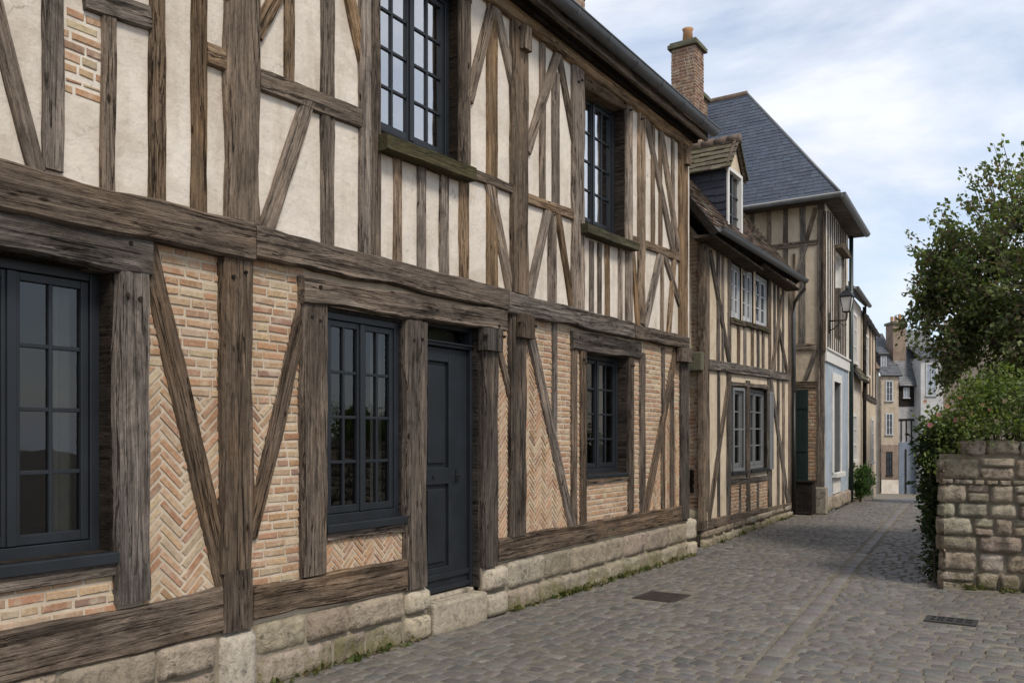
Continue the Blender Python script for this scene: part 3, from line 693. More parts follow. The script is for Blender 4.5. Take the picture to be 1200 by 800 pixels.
def setts():
    rnd = random.Random(3); quads = []
    def xr(y): return (0.06 if y < 11.3 else (-0.35 if y < 17.6 else (-0.05 if y < 22 else -0.3-(y-22)*0.05)), 8.0 if y < 10.0 else (3.2 if y < 22 else 4.5))
    holes = [(0.68, 1.18, 7.72, 8.26), (3.27, 3.73, 8.17, 8.47)]
    y = 1.0
    while y < 40:
        dp = rnd.uniform(0.108, 0.142); a, b = xr(y); x = a-rnd.random()*0.15
        while x < b:
            w = rnd.uniform(0.10, 0.185); x0, x1 = x, x+w; x += w
            mxx, my = (x0+x1)/2, y+dp/2; c = chan(my)
            if my > 1 and abs(mxx-c) < 0.13+w/2:      # keep the channel clear
                if mxx < c: x1 = min(x1, c-0.10)
                else: x0 = max(x0, c+0.10)
                if x1-x0 < 0.05: continue
            if any(h[0] < mxx < h[1] and h[2] < my < h[3] for h in holes): continue
            if x0 < a: x0 = a
            if x1-x0 < 0.05: continue
            g = rnd.uniform(0.006, 0.013)
            q = [(x0+g/2, y+g/2), (x1-g/2, y+g/2), (x1-g/2, y+dp-g/2), (x0+g/2, y+dp-g/2)]
            s = 0.03*math.sin(mxx*2.1+y*0.4)+0.02*math.sin(mxx*5+1)
            quads.append(([(p[0]+rnd.uniform(-.007, .007), p[1]+s+rnd.uniform(-.006, .006)) for p in q], rnd.uniform(-0.005, 0.003), pick(COB, rnd), rnd.uniform(0.011, 0.014)))
        y += dp
    y = 1.0
    while y < 40:                                      # the drainage channel: one line of long flat setts
        ln = rnd.uniform(0.13, 0.21); c = chan(y+ln/2); c0, c1 = chan(y), chan(y+ln)
        quads.append(([(c0-0.076, y+.006), (c0+0.076, y+.006), (c1+0.076, y+ln-.006), (c1-0.076, y+ln-.006)], -0.001, tuple(x*1.12 for x in pick(COB, rnd)), 0.014)); y += ln
    n = 6; T = np.array([-1, -0.95, -0.80, 0, 0.80, 0.95, 1]); U, Vv = np.meshgrid(T, T); U = U.ravel(); Vv = Vv.ravel()
    pf = lambda a: np.interp(np.abs(a), [0, 0.80, 0.95, 1], [1.0, 0.98, 0.80, 0.0])
    prof = pf(U)*pf(Vv)
    k = (n+1)**2; base = []
    for j in range(n):
        for i in range(n): p = j*(n+1)+i; base.append((p, p+1, p+n+2, p+n+1))
    base = np.array(base); rs = np.random.RandomState(5); Vs = []; F = []; C = []
    Uw = U; Vw = Vv
    Uu = Uw*(1-0.05*np.abs(Vw)**6); Vu = Vw*(1-0.06*np.abs(Uw)**6)
    for i, (q, dz, col, hgt) in enumerate(quads):
        q = np.array(q); a = (1+Uu)/2; b = (1+Vu)/2
        xy = ((1-a)*(1-b))[:, None]*q[0]+(a*(1-b))[:, None]*q[1]+(a*b)[:, None]*q[2]+((1-a)*b)[:, None]*q[3]
        tx, ty = rs.normal(0, .003), rs.normal(0, .003)
        z = gz(q[0][1])-0.022+dz*0.7+prof*(0.010+hgt)+(tx*U+ty*Vv)*prof+rs.normal(0, 0.0012, k)*prof
        Vs.append(np.column_stack([xy, z])); F.append(base+i*k); C.append(col)
    Vs = np.concatenate(Vs); F = np.concatenate(F)
    me = bpy.data.meshes.new('cobblestones'); me.from_pydata(Vs.tolist(), [], F.tolist()); me.materials.append(M['cobble'])
    C = np.repeat(np.column_stack([np.array(C), np.ones(len(C))]), n*n*4, axis=0)
    me.color_attributes.new('col', 'FLOAT_COLOR', 'CORNER').data.foreach_set('color', C.ravel())
    me.polygons.foreach_set('use_smooth', [True]*len(me.polygons))
    o = bpy.data.objects.new('cobblestones', me); COL.objects.link(o); structure(o)
setts()

M['grate'] = plain('grey_cast_iron', (0.045, 0.044, 0.043), 0.6, 0.3, 0.2, 30)
# manhole plate and drain grate
t = empty('manhole_cover', (0.93, 8.0, 0), 'rusty brown square iron plate let into the cobbles near the house plinth', 'manhole cover')
mb = MB(); mb.box(0.71, 1.15, 7.77, 8.23, -0.03, 0.004); mb.build('frame', M['rust'], t, bevel=0.004)
mb = MB(); mb.box(0.74, 1.12, 7.80, 8.20, -0.02, 0.009)
for i in range(9):
    for k in range(9): x = 0.78+i*0.036; y = 7.84+k*0.038; mb.box(x, x+0.02, y, y+0.02, 0.009, 0.012)
mb.build('plate', M['rust'], t)
t = empty('drain_grate', (3.5, 8.32, 0), 'small black slotted drain grate in the cobbles below the rubble wall', 'drain grate')
mb = MB(); mb.box(3.32, 3.68, 8.20, 8.44, -0.05, -0.012); mb.build('sump', M['hole'], t)
mb = MB()
for y0, y1 in ((8.19, 8.215), (8.308, 8.326), (8.415, 8.44)): mb.box(3.30, 3.70, y0, y1, -0.02, 0.010)
for i in range(6): x = 3.30+i*0.072; mb.box(x, x+0.02+(.02 if i in (0, 5) else 0), 8.191, 8.439, -0.02, 0.009)
mb.build('grating', M['grate'], t)

# ------------------------------------------------------------------ the long half-timbered house
W1 = Wall(0, 0, 0)
h1 = empty('half_timbered_house', (0, 5, 0), 'long half-timbered house with herringbone brick ground floor and dark panelled door', 'house')
HU = [(4.845, 5.825, 3.93, 5.34), (8.045, 9.075, 3.93, 5.42)]
HG = [(1.76, 2.685, 0.98, 2.5), (4.28, 5.092, 0.99, 2.49), (5.38, 6.135, 0.2, 2.56), (8.105, 9.13, 1.19, 2.52)]
mb = MB(); wall_holes(mb, W1, -4, 11.1, 2.78, 5.75, HU); 
mb.add([(0, 11.1, 0), (-5, 11.1, 0), (-5, 11.1, 5.75), (-2.5, 11.1, 8.15), (0, 11.1, 5.75)], [(0, 1, 2, 3, 4)])
mb.add([(0, -4, 0), (-5, -4, 0), (-5, -4, 5.75), (-2.5, -4, 8.15), (0, -4, 5.75)], [(4, 3, 2, 1, 0)])
mb.add([(-5, -4, 0), (-5, 11.1, 0), (-5, 11.1, 5.75), (-5, -4, 5.75)], [(0, 1, 2, 3)])
mb.build('upper_wall', M['plaster'], h1)
mb = MB(); wall_holes(mb, W1, -4, 11.1, 0, 2.78, HG); mb.build('lower_wall', M['mortar'], h1)
# brick infill panels between the timbers
def up(p, z): return clip(p, 0, -1, -z)
def dn(p, z): return clip(p, 0, 1, z)
PAN = [([(-3.9, .66), (1.5, .66), (1.5, 2.74), (-3.9, 2.74)], 'R'), ([(1.5, .64), (2.74, .64), (2.74, .86), (1.5, .86)], 'R')]
A = [(2.88, .64), (3.43, .64), (2.95, 2.46), (2.88, 2.46)]; PAN += [(dn(A, 2.0), 'H'), (up(A, 2.0), 'R')]
A = [(2.97, 2.46), (3.44, .69), (3.44, 2.76), (2.89, 2.76)]; PAN += [(dn(A, 1.84), 'H'), (up(A, 1.84), 'R')]
A = [(3.58, .9), (3.64, 1.014), (4.08, 2.45), (4.08, 2.74), (3.58, 2.74)]; PAN += [(up(A, 1.81), 'R'), (dn(A, 1.81), 'H')]
PAN += [([(3.58, .64), (4.08, .64), (4.08, 2.43), (3.6, .88)], 'R'), ([(4.24, .64), (5.14, .64), (5.14, .875), (4.24, .875)], 'H'), ([(6.34, .66), (6.62, .66), (6.62, 2.76), (6.34, 2.76)], 'H'),
        ([(6.83, .67), (7.79, .67), (6.96, 2.6), (6.83, 2.6)], 'H'), ([(6.9, 2.74), (7.8, .69), (7.8, 2.74)], 'R'), ([(7.88, .68), (7.99, .68), (7.99, 2.52), (7.88, 2.52)], 'R'),
        ([(8.07, .68), (9.16, .68), (9.16, 1.11), (8.07, 1.11)], 'R'), ([(9.26, .69), (9.48, .69), (9.48, 2.54), (9.26, 2.54)], 'R'),
        ([(9.6, .8), (9.64, .8), (10.58, 2.76), (9.6, 2.76)], 'R')]
A = [(9.67, .68), (10.77, .68), (10.77, 2.78), (10.62, 2.78)]; PAN += [(dn(A, 1.9), 'H'), (up(A, 1.9), 'R')]
for i, (pg, k) in enumerate(PAN):
    if len(pg) < 3: continue
    mb = MB(); brick_fill(mb, W1, pg, k, 11+i, hw=0.051 if i < 8 else 0.038)
    if mb.f: mb.build('brick_infill', M['brick'], h1)
mb = MB(); brick_fill(mb, W1, [(2.43, 3.5), (2.63, 3.5), (2.63, 3.84), (2.43, 3.84)], 'R', 90, c0=-0.001, h=0.007); brick_fill(mb, W1, [(2.43, 3.39), (2.63, 3.39), (2.63, 3.47), (2.43, 3.47)], 'R', 91, c0=-0.001, h=0.006)
mb.build('exposed_brick', M['brick'], h1)
# timbers
for row in H1_TIMBER:
    k = row[0]; up_ = (row[2]+row[4])/2 > 2.9
    deep = 0.18 if k in ('post', 'lintel') else 0.09
    if k == 'floor_beam': deep = 0.11
    timber(W1, row, M['wood_up'] if up_ else M['wood_low'], h1, deep)
prg = random.Random(77)
for row in H1_TIMBER:                                  # oak pegs at the joints
    if row[0] not in ('post', 'lintel', 'bracket') or row[4]-row[2] < 0.8 and row[0] == 'post': continue
    for k in range(2):
        if row[0] == 'post': s, z = row[1]+(k-0.5)*min(0.09, row[5]*0.4)+prg.uniform(-.015, .015), row[4]-0.10-prg.uniform(0, .06)
        else: s, z = (row[1] if k else row[3])+(0.14 if k else -0.14), (row[2]+row[4])/2+prg.uniform(-.04, .04)
        mb = MB(); mb.tube([W1.P(s, z, row[6]-.02), W1.P(s, z, row[6]+prg.uniform(.006, .016))], prg.uniform(.011, .015), 8); mb.build('peg', M['wood_dark'], h1)
for s in (-3.4, -2.6, -1.8, -1.0, -0.2, 0.55, 1.3):        # the part of the front left of the picture
    bar(W1, s, 2.95, s, 5.5, 0.12, 0.03, 'stud', M['wood_up'], h1)
for s in (-2.8, -1.2, 0.3, 1.52): bar(W1, s, 0.66, s, 2.72, 0.22, 0.055, 'post', M['wood_low'], h1)
bar(W1, -3.95, 2.82, 1.455, 2.812, 0.245, 0.088, 'floor_beam', M['wood_low'], h1); bar(W1, -3.95, 0.53, 1.86, 0.525, 0.26, 0.05, 'sill_beam', M['wood_low'], h1)
bar(W1, -3.95, 5.58, 5.0, 5.58, 0.2, 0.06, 'wall_plate', M['wood_up'], h1, 0.1); bar(W1, 5.003, 5.58, 11.08, 5.6, 0.2, 0.062, 'wall_plate', M['wood_up'], h1, 0.1)
for s in (6.80, 10.84): bar(W1, s, 5.24, s, 5.46, 0.13, 0.11, 'bracket', M['wood_up'], h1, 0.14)
# plinth
rows1 = [(-3.9, 3.36), (3.66, 5.10), (6.56, 10.92)]
for i, (a, b) in enumerate(rows1):
    zt = 0.405 if i < 2 else 0.455
    mb = MB(); stone_row(mb, W1, a, b, 0.19, zt, (0.4, 0.85), 31+i, 0.0, 0.05, 0.004, amp=0.02, rough=0.4, pw=14, base=0.004)
    stone_row(mb, W1, a, b, -0.03, 0.19, (0.3, 0.7), 51+i, 0.0, 0.055, 0.004, amp=0.022, rough=0.45, pw=14, base=0.004)
    mb.build('plinth', M['stone'], h1, True)
rnd = random.Random(4)
for args, col, am, ro in [((3.37, 3.65, -0.02, 0.405, 0.0, 0.085), (0.42, 0.37, 0.3), 0.006, 0.4), ((5.11, 5.40, 0.2, 0.40, 0.0, 0.085), (0.43, 0.37, 0.28), 0.006, 0.4), ((5.11, 5.40, -0.02, 0.195, 0.0, 0.09), (0.4, 0.34, 0.25), 0.008, 0.5), ((6.17, 6.54, -0.02, 0.215, 0.0, 0.085), (0.36, 0.31, 0.24), 0.008, 0.4), ((6.17, 6.54, 0.22, 0.44, 0.0, 0.085), (0.42, 0.36, 0.28), 0.006, 0.4), ((10.93, 11.2, 0.2, 0.5, 0.0, 0.09), (0.42, 0.37, 0.29), 0.008, 0.5), ((10.93, 11.2, -0.02, 0.195, 0.0, 0.1), (0.4, 0.34, 0.26), 0.008, 0.5)]:
    mb = MB(); stone(mb, W1, *args, rnd, col, am, rough=ro); mb.build('pier_stone', M['stone_plain'], h1, True)
mb = MB(); mb.box(-0.01, 0.014, -3.95, 5.36, -0.05, 0.40); mb.box(-0.01, 0.014, 6.16, 11.1, -0.05, 0.45); mb.build('plinth_mortar', M['stone_joint'], h1)
# door
mb = MB(); sc3 = (0.36, 0.31, 0.24); mb.box(-0.2, 0.085, 5.41, 6.16, -0.05, 0.245, sc3); mb.box(-0.2, -0.05, 5.37, 6.148, 0.23, 0.28, sc3); mb.build('doorstep', M['stone_plain'], h1, bevel=0.02)
dr = MB(); X = -0.10
def slab(b, y0, y1, z0, z1, x1, x0=-0.15): b.box(x0, x1, y0, y1, z0, z1)
for (a, b_) in ((5.40, 5.53), (5.84, 6.10)): slab(dr, a, b_, 0.28, 2.36, X)
for (a, b_) in ((0.28, 0.50), (1.20, 1.34), (2.24, 2.36)): slab(dr, 5.53, 5.84, a, b_, X-0.001)
slab(dr, 5.53, 5.84, 0.5, 2.24, X-0.03)
for (z0, z1) in ((0.5, 1.2), (1.34, 2.24)):
    slab(dr, 5.57, 5.80, z0+0.04, z1-0.04, X-0.012)
slab(dr, 5.40, 6.11, 0.40, 0.445, X+0.022); slab(dr, 5.40, 6.11, 0.30, 0.34, X+0.03)
door = dr.build('door', M['paint'], h1, bevel=0.006)
mb = MB(); mb.box(X-0.002, X+0.012, 5.93, 5.965, 1.22, 1.32); mb.tube([(X, 5.947, 1.27), (X+0.05, 5.947, 1.27), (X+0.05, 5.87, 1.27)], 0.009); mb.build('handle', M['iron'], door)
mb = MB(); mb.tube([(X, 5.63, 1.27), (X+0.008, 5.63, 1.27)], 0.022, 12); mb.build('keyhole_plate', M['iron'], door)
mb = MB(); mb.box(-0.16, -0.06, 5.382, 5.41, 0.28, 2.555); mb.box(-0.16, -0.06, 6.10, 6.133, 0.28, 2.555); mb.box(-0.16, -0.055, 5.40, 6.11, 2.365, 2.41); mb.box(-0.16, -0.06, 5.40, 6.11, 2.52, 2.555); mb.box(-0.055, -0.035, 5.38, 6.13, 2.39, 2.405)
mb.build('door_frame', M['paint'], h1, bevel=0.004)
mb = MB(); mb.add([(-0.12, 5.40, 2.41), (-0.12, 6.11, 2.41), (-0.12, 6.11, 2.52), (-0.12, 5.40, 2.52)], [(0, 1, 2, 3)]); mb.build('transom_glass', M['glass'], h1)
mb = MB(); mb.box(-0.5, -0.24, 5.3, 6.3, 0.0, 2.7); mb.build('hall', M['void'], h1)
mb = MB(); mb.box(-0.235, -0.003, 6.134, 6.20, 0.275, 2.56); mb.box(-0.235, -0.003, 5.32, 5.381, 0.275, 2.56); mb.box(-0.235, -0.003, 5.381, 6.134, 2.557, 2.6); mb.build('door_lining', M['wood_dark'], h1, bevel=0.008)
# windows
ps = lambda z0, z1, c: dict(z0=z0, z1=z1, c=c, m=M['paint'], ov=0.0)
window(W1, h1, 1.76, 2.685, 0.98, 2.5, 0.105, 4, 2, curm=M['curtain_dim'], cur=[(1.78, 1.86), (2.50, 2.62)], sill=dict(z0=0.915, z1=0.978, c=0.05, m=M['paint'], ov=0.03), label='large four-row casement window at the left edge of the photo')
window(W1, h1, 4.28, 5.092, 0.99, 2.49, 0.02, 4, 2, curm=M['curtain_dim'], cur=[(4.34, 4.46), (4.95, 5.05)], sill=dict(z0=0.93, z1=0.988, c=0.06, m=M['paint'], ov=0.02), label='dark casement window beside the door')
window(W1, h1, 8.105, 9.13, 1.19, 2.52, 0.11, 4, 2, curm=M['curtain_dim'], cur=[(8.2, 8.3), (8.82, 9.02)], sill=dict(z0=1.15, z1=1.188, c=0.04, m=M['paint'], ov=0.0), label='dark casement window between brick panels right of the door')
for (a, b, z0, z1) in HU:
    window(W1, h1, a, b, z0, z1, 0.09 if a < 6 else 0.13, 4, 2, gm=M['glass_up'], cur=[(a+0.04, a+0.30), (b-0.42, b-0.05)], label='upstairs casement window reflecting the sky')
mb = MB(); P = W1.P
bar(W1, 4.79, 3.80, 5.93, 3.845, 0.12, 0.13, 'window_ledge', M['wood_moss'], h1, 0.14); bar(W1, 7.93, 3.80, 9.2, 3.835, 0.10, 0.13, 'window_ledge', M['wood_moss'], h1, 0.14)
bar(W1, 4.80, 5.43, 6.0, 5.44, 0.19, 0.03, 'lintel', M['wood_up'], h1, 0.18)
# eaves, gutter, roof
mb = MB(); mb.box(-0.02, 0.19, -4.1, 11.16, 5.66, 5.70); mb.box(0.02, 0.11, -4.1, 11.15, 5.615, 5.659); mb.build('soffit', M['wood_dark'], h1, bevel=0.008)
for a, c in ((-4.1, 3.6), (3.603, 11.18)): bar(W1, a, 5.685, c, 5.685, 0.105, 0.235, 'fascia', M['wood_up'], h1, 0.045)
mb = MB(); gx, gzz, gr_ = 0.318, 5.765, 0.08
def gutter(mb, pts, r, up_=Vector((0, 0, 1)), n=9):
    pts = [Vector(p) for p in pts]; d = (pts[-1]-pts[0]).normalized(); s = d.cross(up_).normalized(); vs = []; fs = []
    for p in pts:
        for rr in (r, r-0.006):
            for k in range(n+1): a = math.pi*k/n; vs.append(p+s*math.cos(a)*rr-up_*math.sin(a)*rr)
    m_ = 2*(n+1)
    for i in range(len(pts)-1):
        for k in range(n): fs += [(i*m_+k, i*m_+k+1, (i+1)*m_+k+1, (i+1)*m_+k), (i*m_+n+1+k, (i+1)*m_+n+1+k, (i+1)*m_+n+2+k, i*m_+n+2+k)]
        for k in (0, n): fs.append((i*m_+k, (i+1)*m_+k, (i+1)*m_+n+1+k, i*m_+n+1+k))
    for i in (0, len(pts)-1): fs.append(tuple(i*m_+k for k in range(n+1)))
    mb.add(vs, fs)
gutter(mb, [(gx, -4.1, gzz), (gx, 11.22, gzz)], gr_)
mb.tube([(gx+gr_, -4.1, gzz), (gx+gr_, 11.22, gzz)], 0.010, 6)
for k in range(22): y = -3.6+k*0.68; mb.tube([(gx-gr_-.01, y, gzz+.01), (gx-gr_*.75, y, gzz-gr_*.7), (gx, y, gzz-gr_-.004), (gx+gr_*.75, y, gzz-gr_*.7), (gx+gr_+.004, y, gzz+0.005)], 0.006, 5)
mb.build('gutter', M['zinc'], h1, True)
mb = MB(); sl_ = (8.3-5.80)/(2.5+0.3)
for sgn in (0, 1):
    xe, xr_ = (0.30, -2.5) if sgn == 0 else (-5.28, -2.5)
    mb.add([(xe, -4.15, 5.80), (xe, 11.2, 5.80), (xr_, 11.2, 8.3), (xr_, -4.15, 8.3), (xe, -4.15, 5.74), (xe, 11.2, 5.74), (xr_, 11.2, 8.2), (xr_, -4.15, 8.2)], [(0, 1, 2, 3), (4, 7, 6, 5), (0, 4, 5, 1), (1, 5, 6, 2), (3, 2, 6, 7), (0, 3, 7, 4)])
mb.build('roof', M['dark_slab'], h1)
pl = Plane((0.3, -4.15, 5.815), (0, 1, 0), (-2.8, 0, 2.5), (2.5, 0, 2.8)); mb = MB(); tiles(mb, pl, [(0, 0), (15.35, 0), (15.35, 3.75), (0, 3.75)], 0.22, 0.3, 0.014, 2, [(0.055, 0.06, 0.068), (0.07, 0.073, 0.08)]); mb.build('slates', M['slate'], h1)
def brick_stack(name, root, x0, x1, y0, y1, z0, z1, cap=0.05, pots=(), mt=None, tab=BRD, seed=5):
    mb = MB(); mb.box(x0, x1, y0, y1, z0, z1); body = mb.build(name, M['mortar'], root)
    mb = MB()
    for wp, ln in ((Wall(x1, y0, 0), y1-y0), (Plane((x0, y0, 0), (1, 0, 0), (0, 0, 1), (0, -1, 0)), x1-x0), (Plane((x0, y1, 0), (0, -1, 0), (0, 0, 1), (-1, 0, 0)), y1-y0)):
        brick_fill(mb, wp, [(0, z0), (ln, z0), (ln, z1), (0, z1)], 'R', seed, tab, h=0.010, pitch=0.07)
    mb.build('brickwork', M['brick'], body)
    mb = MB(); mb.box(x0-cap, x1+cap, y0-cap, y1+cap, z1, z1+0.09); mb.box(x0-cap*.5, x1+cap*.5, y0-cap*.5, y1+cap*.5, z1+0.09, z1+0.14); mb.build('cap', M['rubble_cap'] if 'rubble_cap' in M else M['zinc'], body, bevel=0.01)
    for (px, py, r, h) in pots:
        mb = MB(); mb.tube([(px, py, z1+0.14), (px, py, z1+0.14+h*0.85), (px, py, z1+0.14+h)], [r*1.1, r*0.9, r*1.12], 12); mb.tube([(px, py, z1+0.14+h), (px, py, z1+0.145+h)], r*0.7, 10); mb.build('chimney_pot', M['pot'], body, True)
    return body
M['clay_ridge'] = plain('old_ridge_tile', (0.11, 0.08, 0.062), 0.9, 0, 0.35, 9, 0.3); M['pot'] = plain('terracotta_pot', (0.36, 0.2, 0.1), 0.85, 0, 0.25, 8); M['rubble_cap'] = plain('mossy_cap_stone', (0.1, 0.095, 0.06), 0.9, 0, 0.35, 9, 0.4)
brick_stack('chimney', h1, -1.6, -1.0, 9.15, 9.95, 6.5, 9.0, seed=61)

# ------------------------------------------------------------------ the lower house with the dormer
W2 = Wall(-0.12, 12.0, -3.24)
h2 = empty('half_timbered_house', (-0.2, 14.5, 0), 'smaller half-timbered house with a slate-cheeked dormer in its brown tiled roof', 'house')
SA, SB = 0.0, 5.72
HO2 = [(1.35, 2.27, 1.04, 2.42), (2.51, 3.77, 1.04, 2.45), (1.36, 1.98, 3.52, 4.42), (2.12, 2.78, 3.53, 4.46), (2.98, 3.83, 3.56, 4.5)]
mb = MB(); wall_holes(mb, W2, SA, SB, 0, 4.95, HO2)
mb.add([W2.P(SB, 0), W2.P(SB, 0, -4.6), W2.P(SB, 4.9, -4.6), W2.P(SB, 7.0, -2.0), W2.P(SB, 4.9)], [(0, 1, 2, 3, 4)])
mb.build('wall', M['plaster_far'], h2)
GE = Plane(W2.P(0, 0), (-1, 0, 0), (0, 0, 1), (0, -1, 0))
mb = MB(); mb.add([GE.P(0, 0), GE.P(4.6, 0), GE.P(4.6, 4.3), GE.P(2.0, 6.9), GE.P(0, 4.45)], [(0, 4, 3, 2, 1)]); mb.build('gable_wall', M['mortar'], h2)
mb = MB(); brick_fill(mb, GE, [(0.01, 0.55), (0.9, 0.55), (0.9, 5.4), (0.01, 4.4)], 'R', 44, h=0.014, tab=BR+[((0.26, 0.13, 0.08), 6)]); mb.build('brickwork', M['brick'], h2)
mb = MB(); mb.pbox(GE, 0.2, 0.6, 2.9, 4.05, 0.0, 0.02); mb.build('render_patch', M['plaster_far'], h2, bevel=0.006)
mb = MB(); mb.pbox(GE, -0.02, 0.42, 2.56, 2.84, 0.0, 0.16); mb.build('corbel_stone', M['rubble_cap'], h2, bevel=0.02)
mb = MB(); stone_row(mb, GE, -0.05, 0.7, 0.22, 0.56, (0.3, 0.5), 71, 0.0, 0.05); stone_row(mb, GE, -0.05, 0.7, -0.02, 0.22, (0.3, 0.5), 72, 0.0, 0.06); mb.build('plinth', M['stone'], h2, True)
hb = MB(); hb.pbox(GE, 0.16, 0.33, 0.78, 1.12, 0.0, 0.018); hb.pbox(GE, 0.16, 0.185, 0.78, 1.12, 0.018, 0.034); hb.pbox(GE, 0.305, 0.33, 0.78, 1.12, 0.018, 0.034); hb.build('hatch', M['wood_dark'], h2, bevel=0.004)
mb = MB(); brick_fill(mb, W2, [(1.27, .28), (3.8, .27), (3.8, .82), (1.27, .84)], 'R', 45, h=0.014); mb.build('brick_infill', M['brick'], h2)
for row in H2_TIMBER: timber(W2, row, M['wood_far'], h2, 0.1, 0.85)
mb = MB(); stone_row(mb, W2, -0.1, 5.75, 0.12, 0.245, (0.35, 0.8), 81, 0.0, 0.06); stone_row(mb, W2, -0.1, 5.75, -0.05, 0.12, (0.3, 0.7), 82, 0.0, 0.065); mb.build('plinth', M['stone'], h2, True)
# windows: two pairs of tall casements below, three small ones above; one leaf of the lower pair stands open
for i, (a, b, z0, z1) in enumerate(HO2):
    lo = i < 2
    w = window(W2, h2, a, b, z0, z1, 0.06 if lo else 0.02, 4 if lo else 3, 1 if lo else 1, leaves=2, fm=M['paint_blue'] if lo else M['paint_shaded'], gm=M['glass'], fw=0.05, sw=0.05, curm=M['curtain_dim'], cur=[(b-0.30, b-0.08)], sill=dict(z0=z0-0.05, z1=z0-0.002, c=0.06, m=M['paint'] if lo else M['wood_moss'], ov=0.01))
for (s, z0, z1, ang) in ((1.38, 1.05, 2.4, 12), (3.83, 1.0, 2.44, 7)):
    a = R(ang); pl = Plane(W2.P(s, 0, 0.03), W2.u*math.cos(a)*(1 if s < 3 else 1)+W2.n*math.sin(a), (0, 0, 1)); mb = MB()
    W_ = 0.2 if s > 3 else 0.4
    for (p, q, r, t_) in ((0, .04, z0, z1), (W_-.04, W_, z0, z1), (.04, W_-.04, z0, z0+.05), (.04, W_-.04, z1-.05, z1), (.04, W_-.04, (z0+z1)/2-.012, (z0+z1)/2+.012)): mb.pbox(pl, p, q, r, t_, -0.015, 0.015)
    if s > 3: mb.pbox(pl, .04, W_-.04, z0+.05, z1-.05, -0.008, 0.008)
    mb.build('shutter' if s > 3 else 'open_casement', M['paint_blue'], h2, bevel=0.003)
# roof
ez, ex_ = 4.62, 0.28
def e2(s, c, z): return W2.P(s, z, c)
rl = (2.28, 3.05)
up2 = (-W2.n*2.28+Vector((0, 0, 2.95))).normalized(); nn = (W2.n*2.95+Vector((0, 0, 2.28))).normalized()
RU = (W2.u+Vector((0, 0, .034))).normalized(); nn = RU.cross(up2).normalized()
pl = Plane(W2.P(-0.42, 4.53, 0.28), RU, up2, nn); LN = math.hypot(2.28, 2.95)
mb = MB()
mb.add([pl.P(0, 0, -.02), pl.P(5.85, 0, -.02), pl.P(5.85, LN, -.02), pl.P(0, LN, -.02), pl.P(0, 0, -.11), pl.P(5.85, 0, -.11), pl.P(5.85, LN, -.11), pl.P(0, LN, -.11)], [(0, 1, 2, 3), (4, 7, 6, 5), (0, 4, 5, 1), (1, 5, 6, 2), (0, 3, 7, 4), (2, 6, 7, 3)])
bk = [W2.P(-0.42, 7.46, -2.0), W2.P(5.42, 7.66, -2.0), W2.P(5.42, 4.4, -4.9), W2.P(-0.42, 4.4, -4.9)]; mb.add(bk, [(0, 1, 2, 3)])
mb.build('roof', M['wood_dark'], h2)
mb = MB(); tiles(mb, pl, [(0, 0), (5.85, 0), (5.85, LN), (0, LN)], 0.115, 0.17, 0.022, 8, [(0.13, 0.095, 0.072), (0.105, 0.08, 0.066), (0.16, 0.11, 0.08), (0.12, 0.1, 0.085)], 0.25); mb.build('roof_tiles', M['clay_tile'], h2)
bar(Plane(W2.P(-0.43, 0, 0), -W2.n, (0, 0, 1), -W2.u), -0.30, 4.45, 2.0, 7.42, 0.11, 0.02, 'bargeboard', M['wood_dark'], h2, 0.03)
mb = MB(); gutter(mb, [W2.P(-0.42, 4.54, 0.35), W2.P(5.5, 4.735, 0.35)], 0.065); mb.tube([W2.P(-0.42, 4.54, 0.415), W2.P(5.5, 4.735, 0.415)], 0.010, 6); mb.build('gutter', M['zinc'], h2, True)
mb = MB(); mb.pbox(W2, -0.4, 2.5, 4.43, 4.47, -0.05, 0.25); mb.pbox(W2, 2.5, 5.42, 4.53, 4.57, -0.05, 0.25); mb.build('soffit', M['wood_far'], h2)
mb = MB(); mb.tube([W2.P(5.46, 4.69, 0.35), W2.P(5.47, 4.56, 0.34), W2.P(5.58, 4.44, 0.20), W2.P(5.70, 4.34, 0.10), W2.P(5.73, 4.1, 0.08), W2.P(5.73, 2.5, 0.08)], 0.036, 10); mb.build('drainpipe', M['zinc'], h2, True)
mb = MB(); mb.tube([W2.P(5.73, 2.5, 0.08), W2.P(5.73, 0.02, 0.08)], 0.037, 10); mb.build('drainpipe', M['iron'], h2, True)
brick_stack('chimney', h2, -2.83, -2.30, 17.25, 17.75, 6.6, 9.92, 0.07, [(-2.56, 17.5, 0.11, 0.34)], seed=62)
brick_stack('chimney', h2, -3.42, -2.86, 18.9, 19.5, 8.0, 9.55, 0.07, [(-3.14, 19.2, 0.11, 0.3)], seed=63)
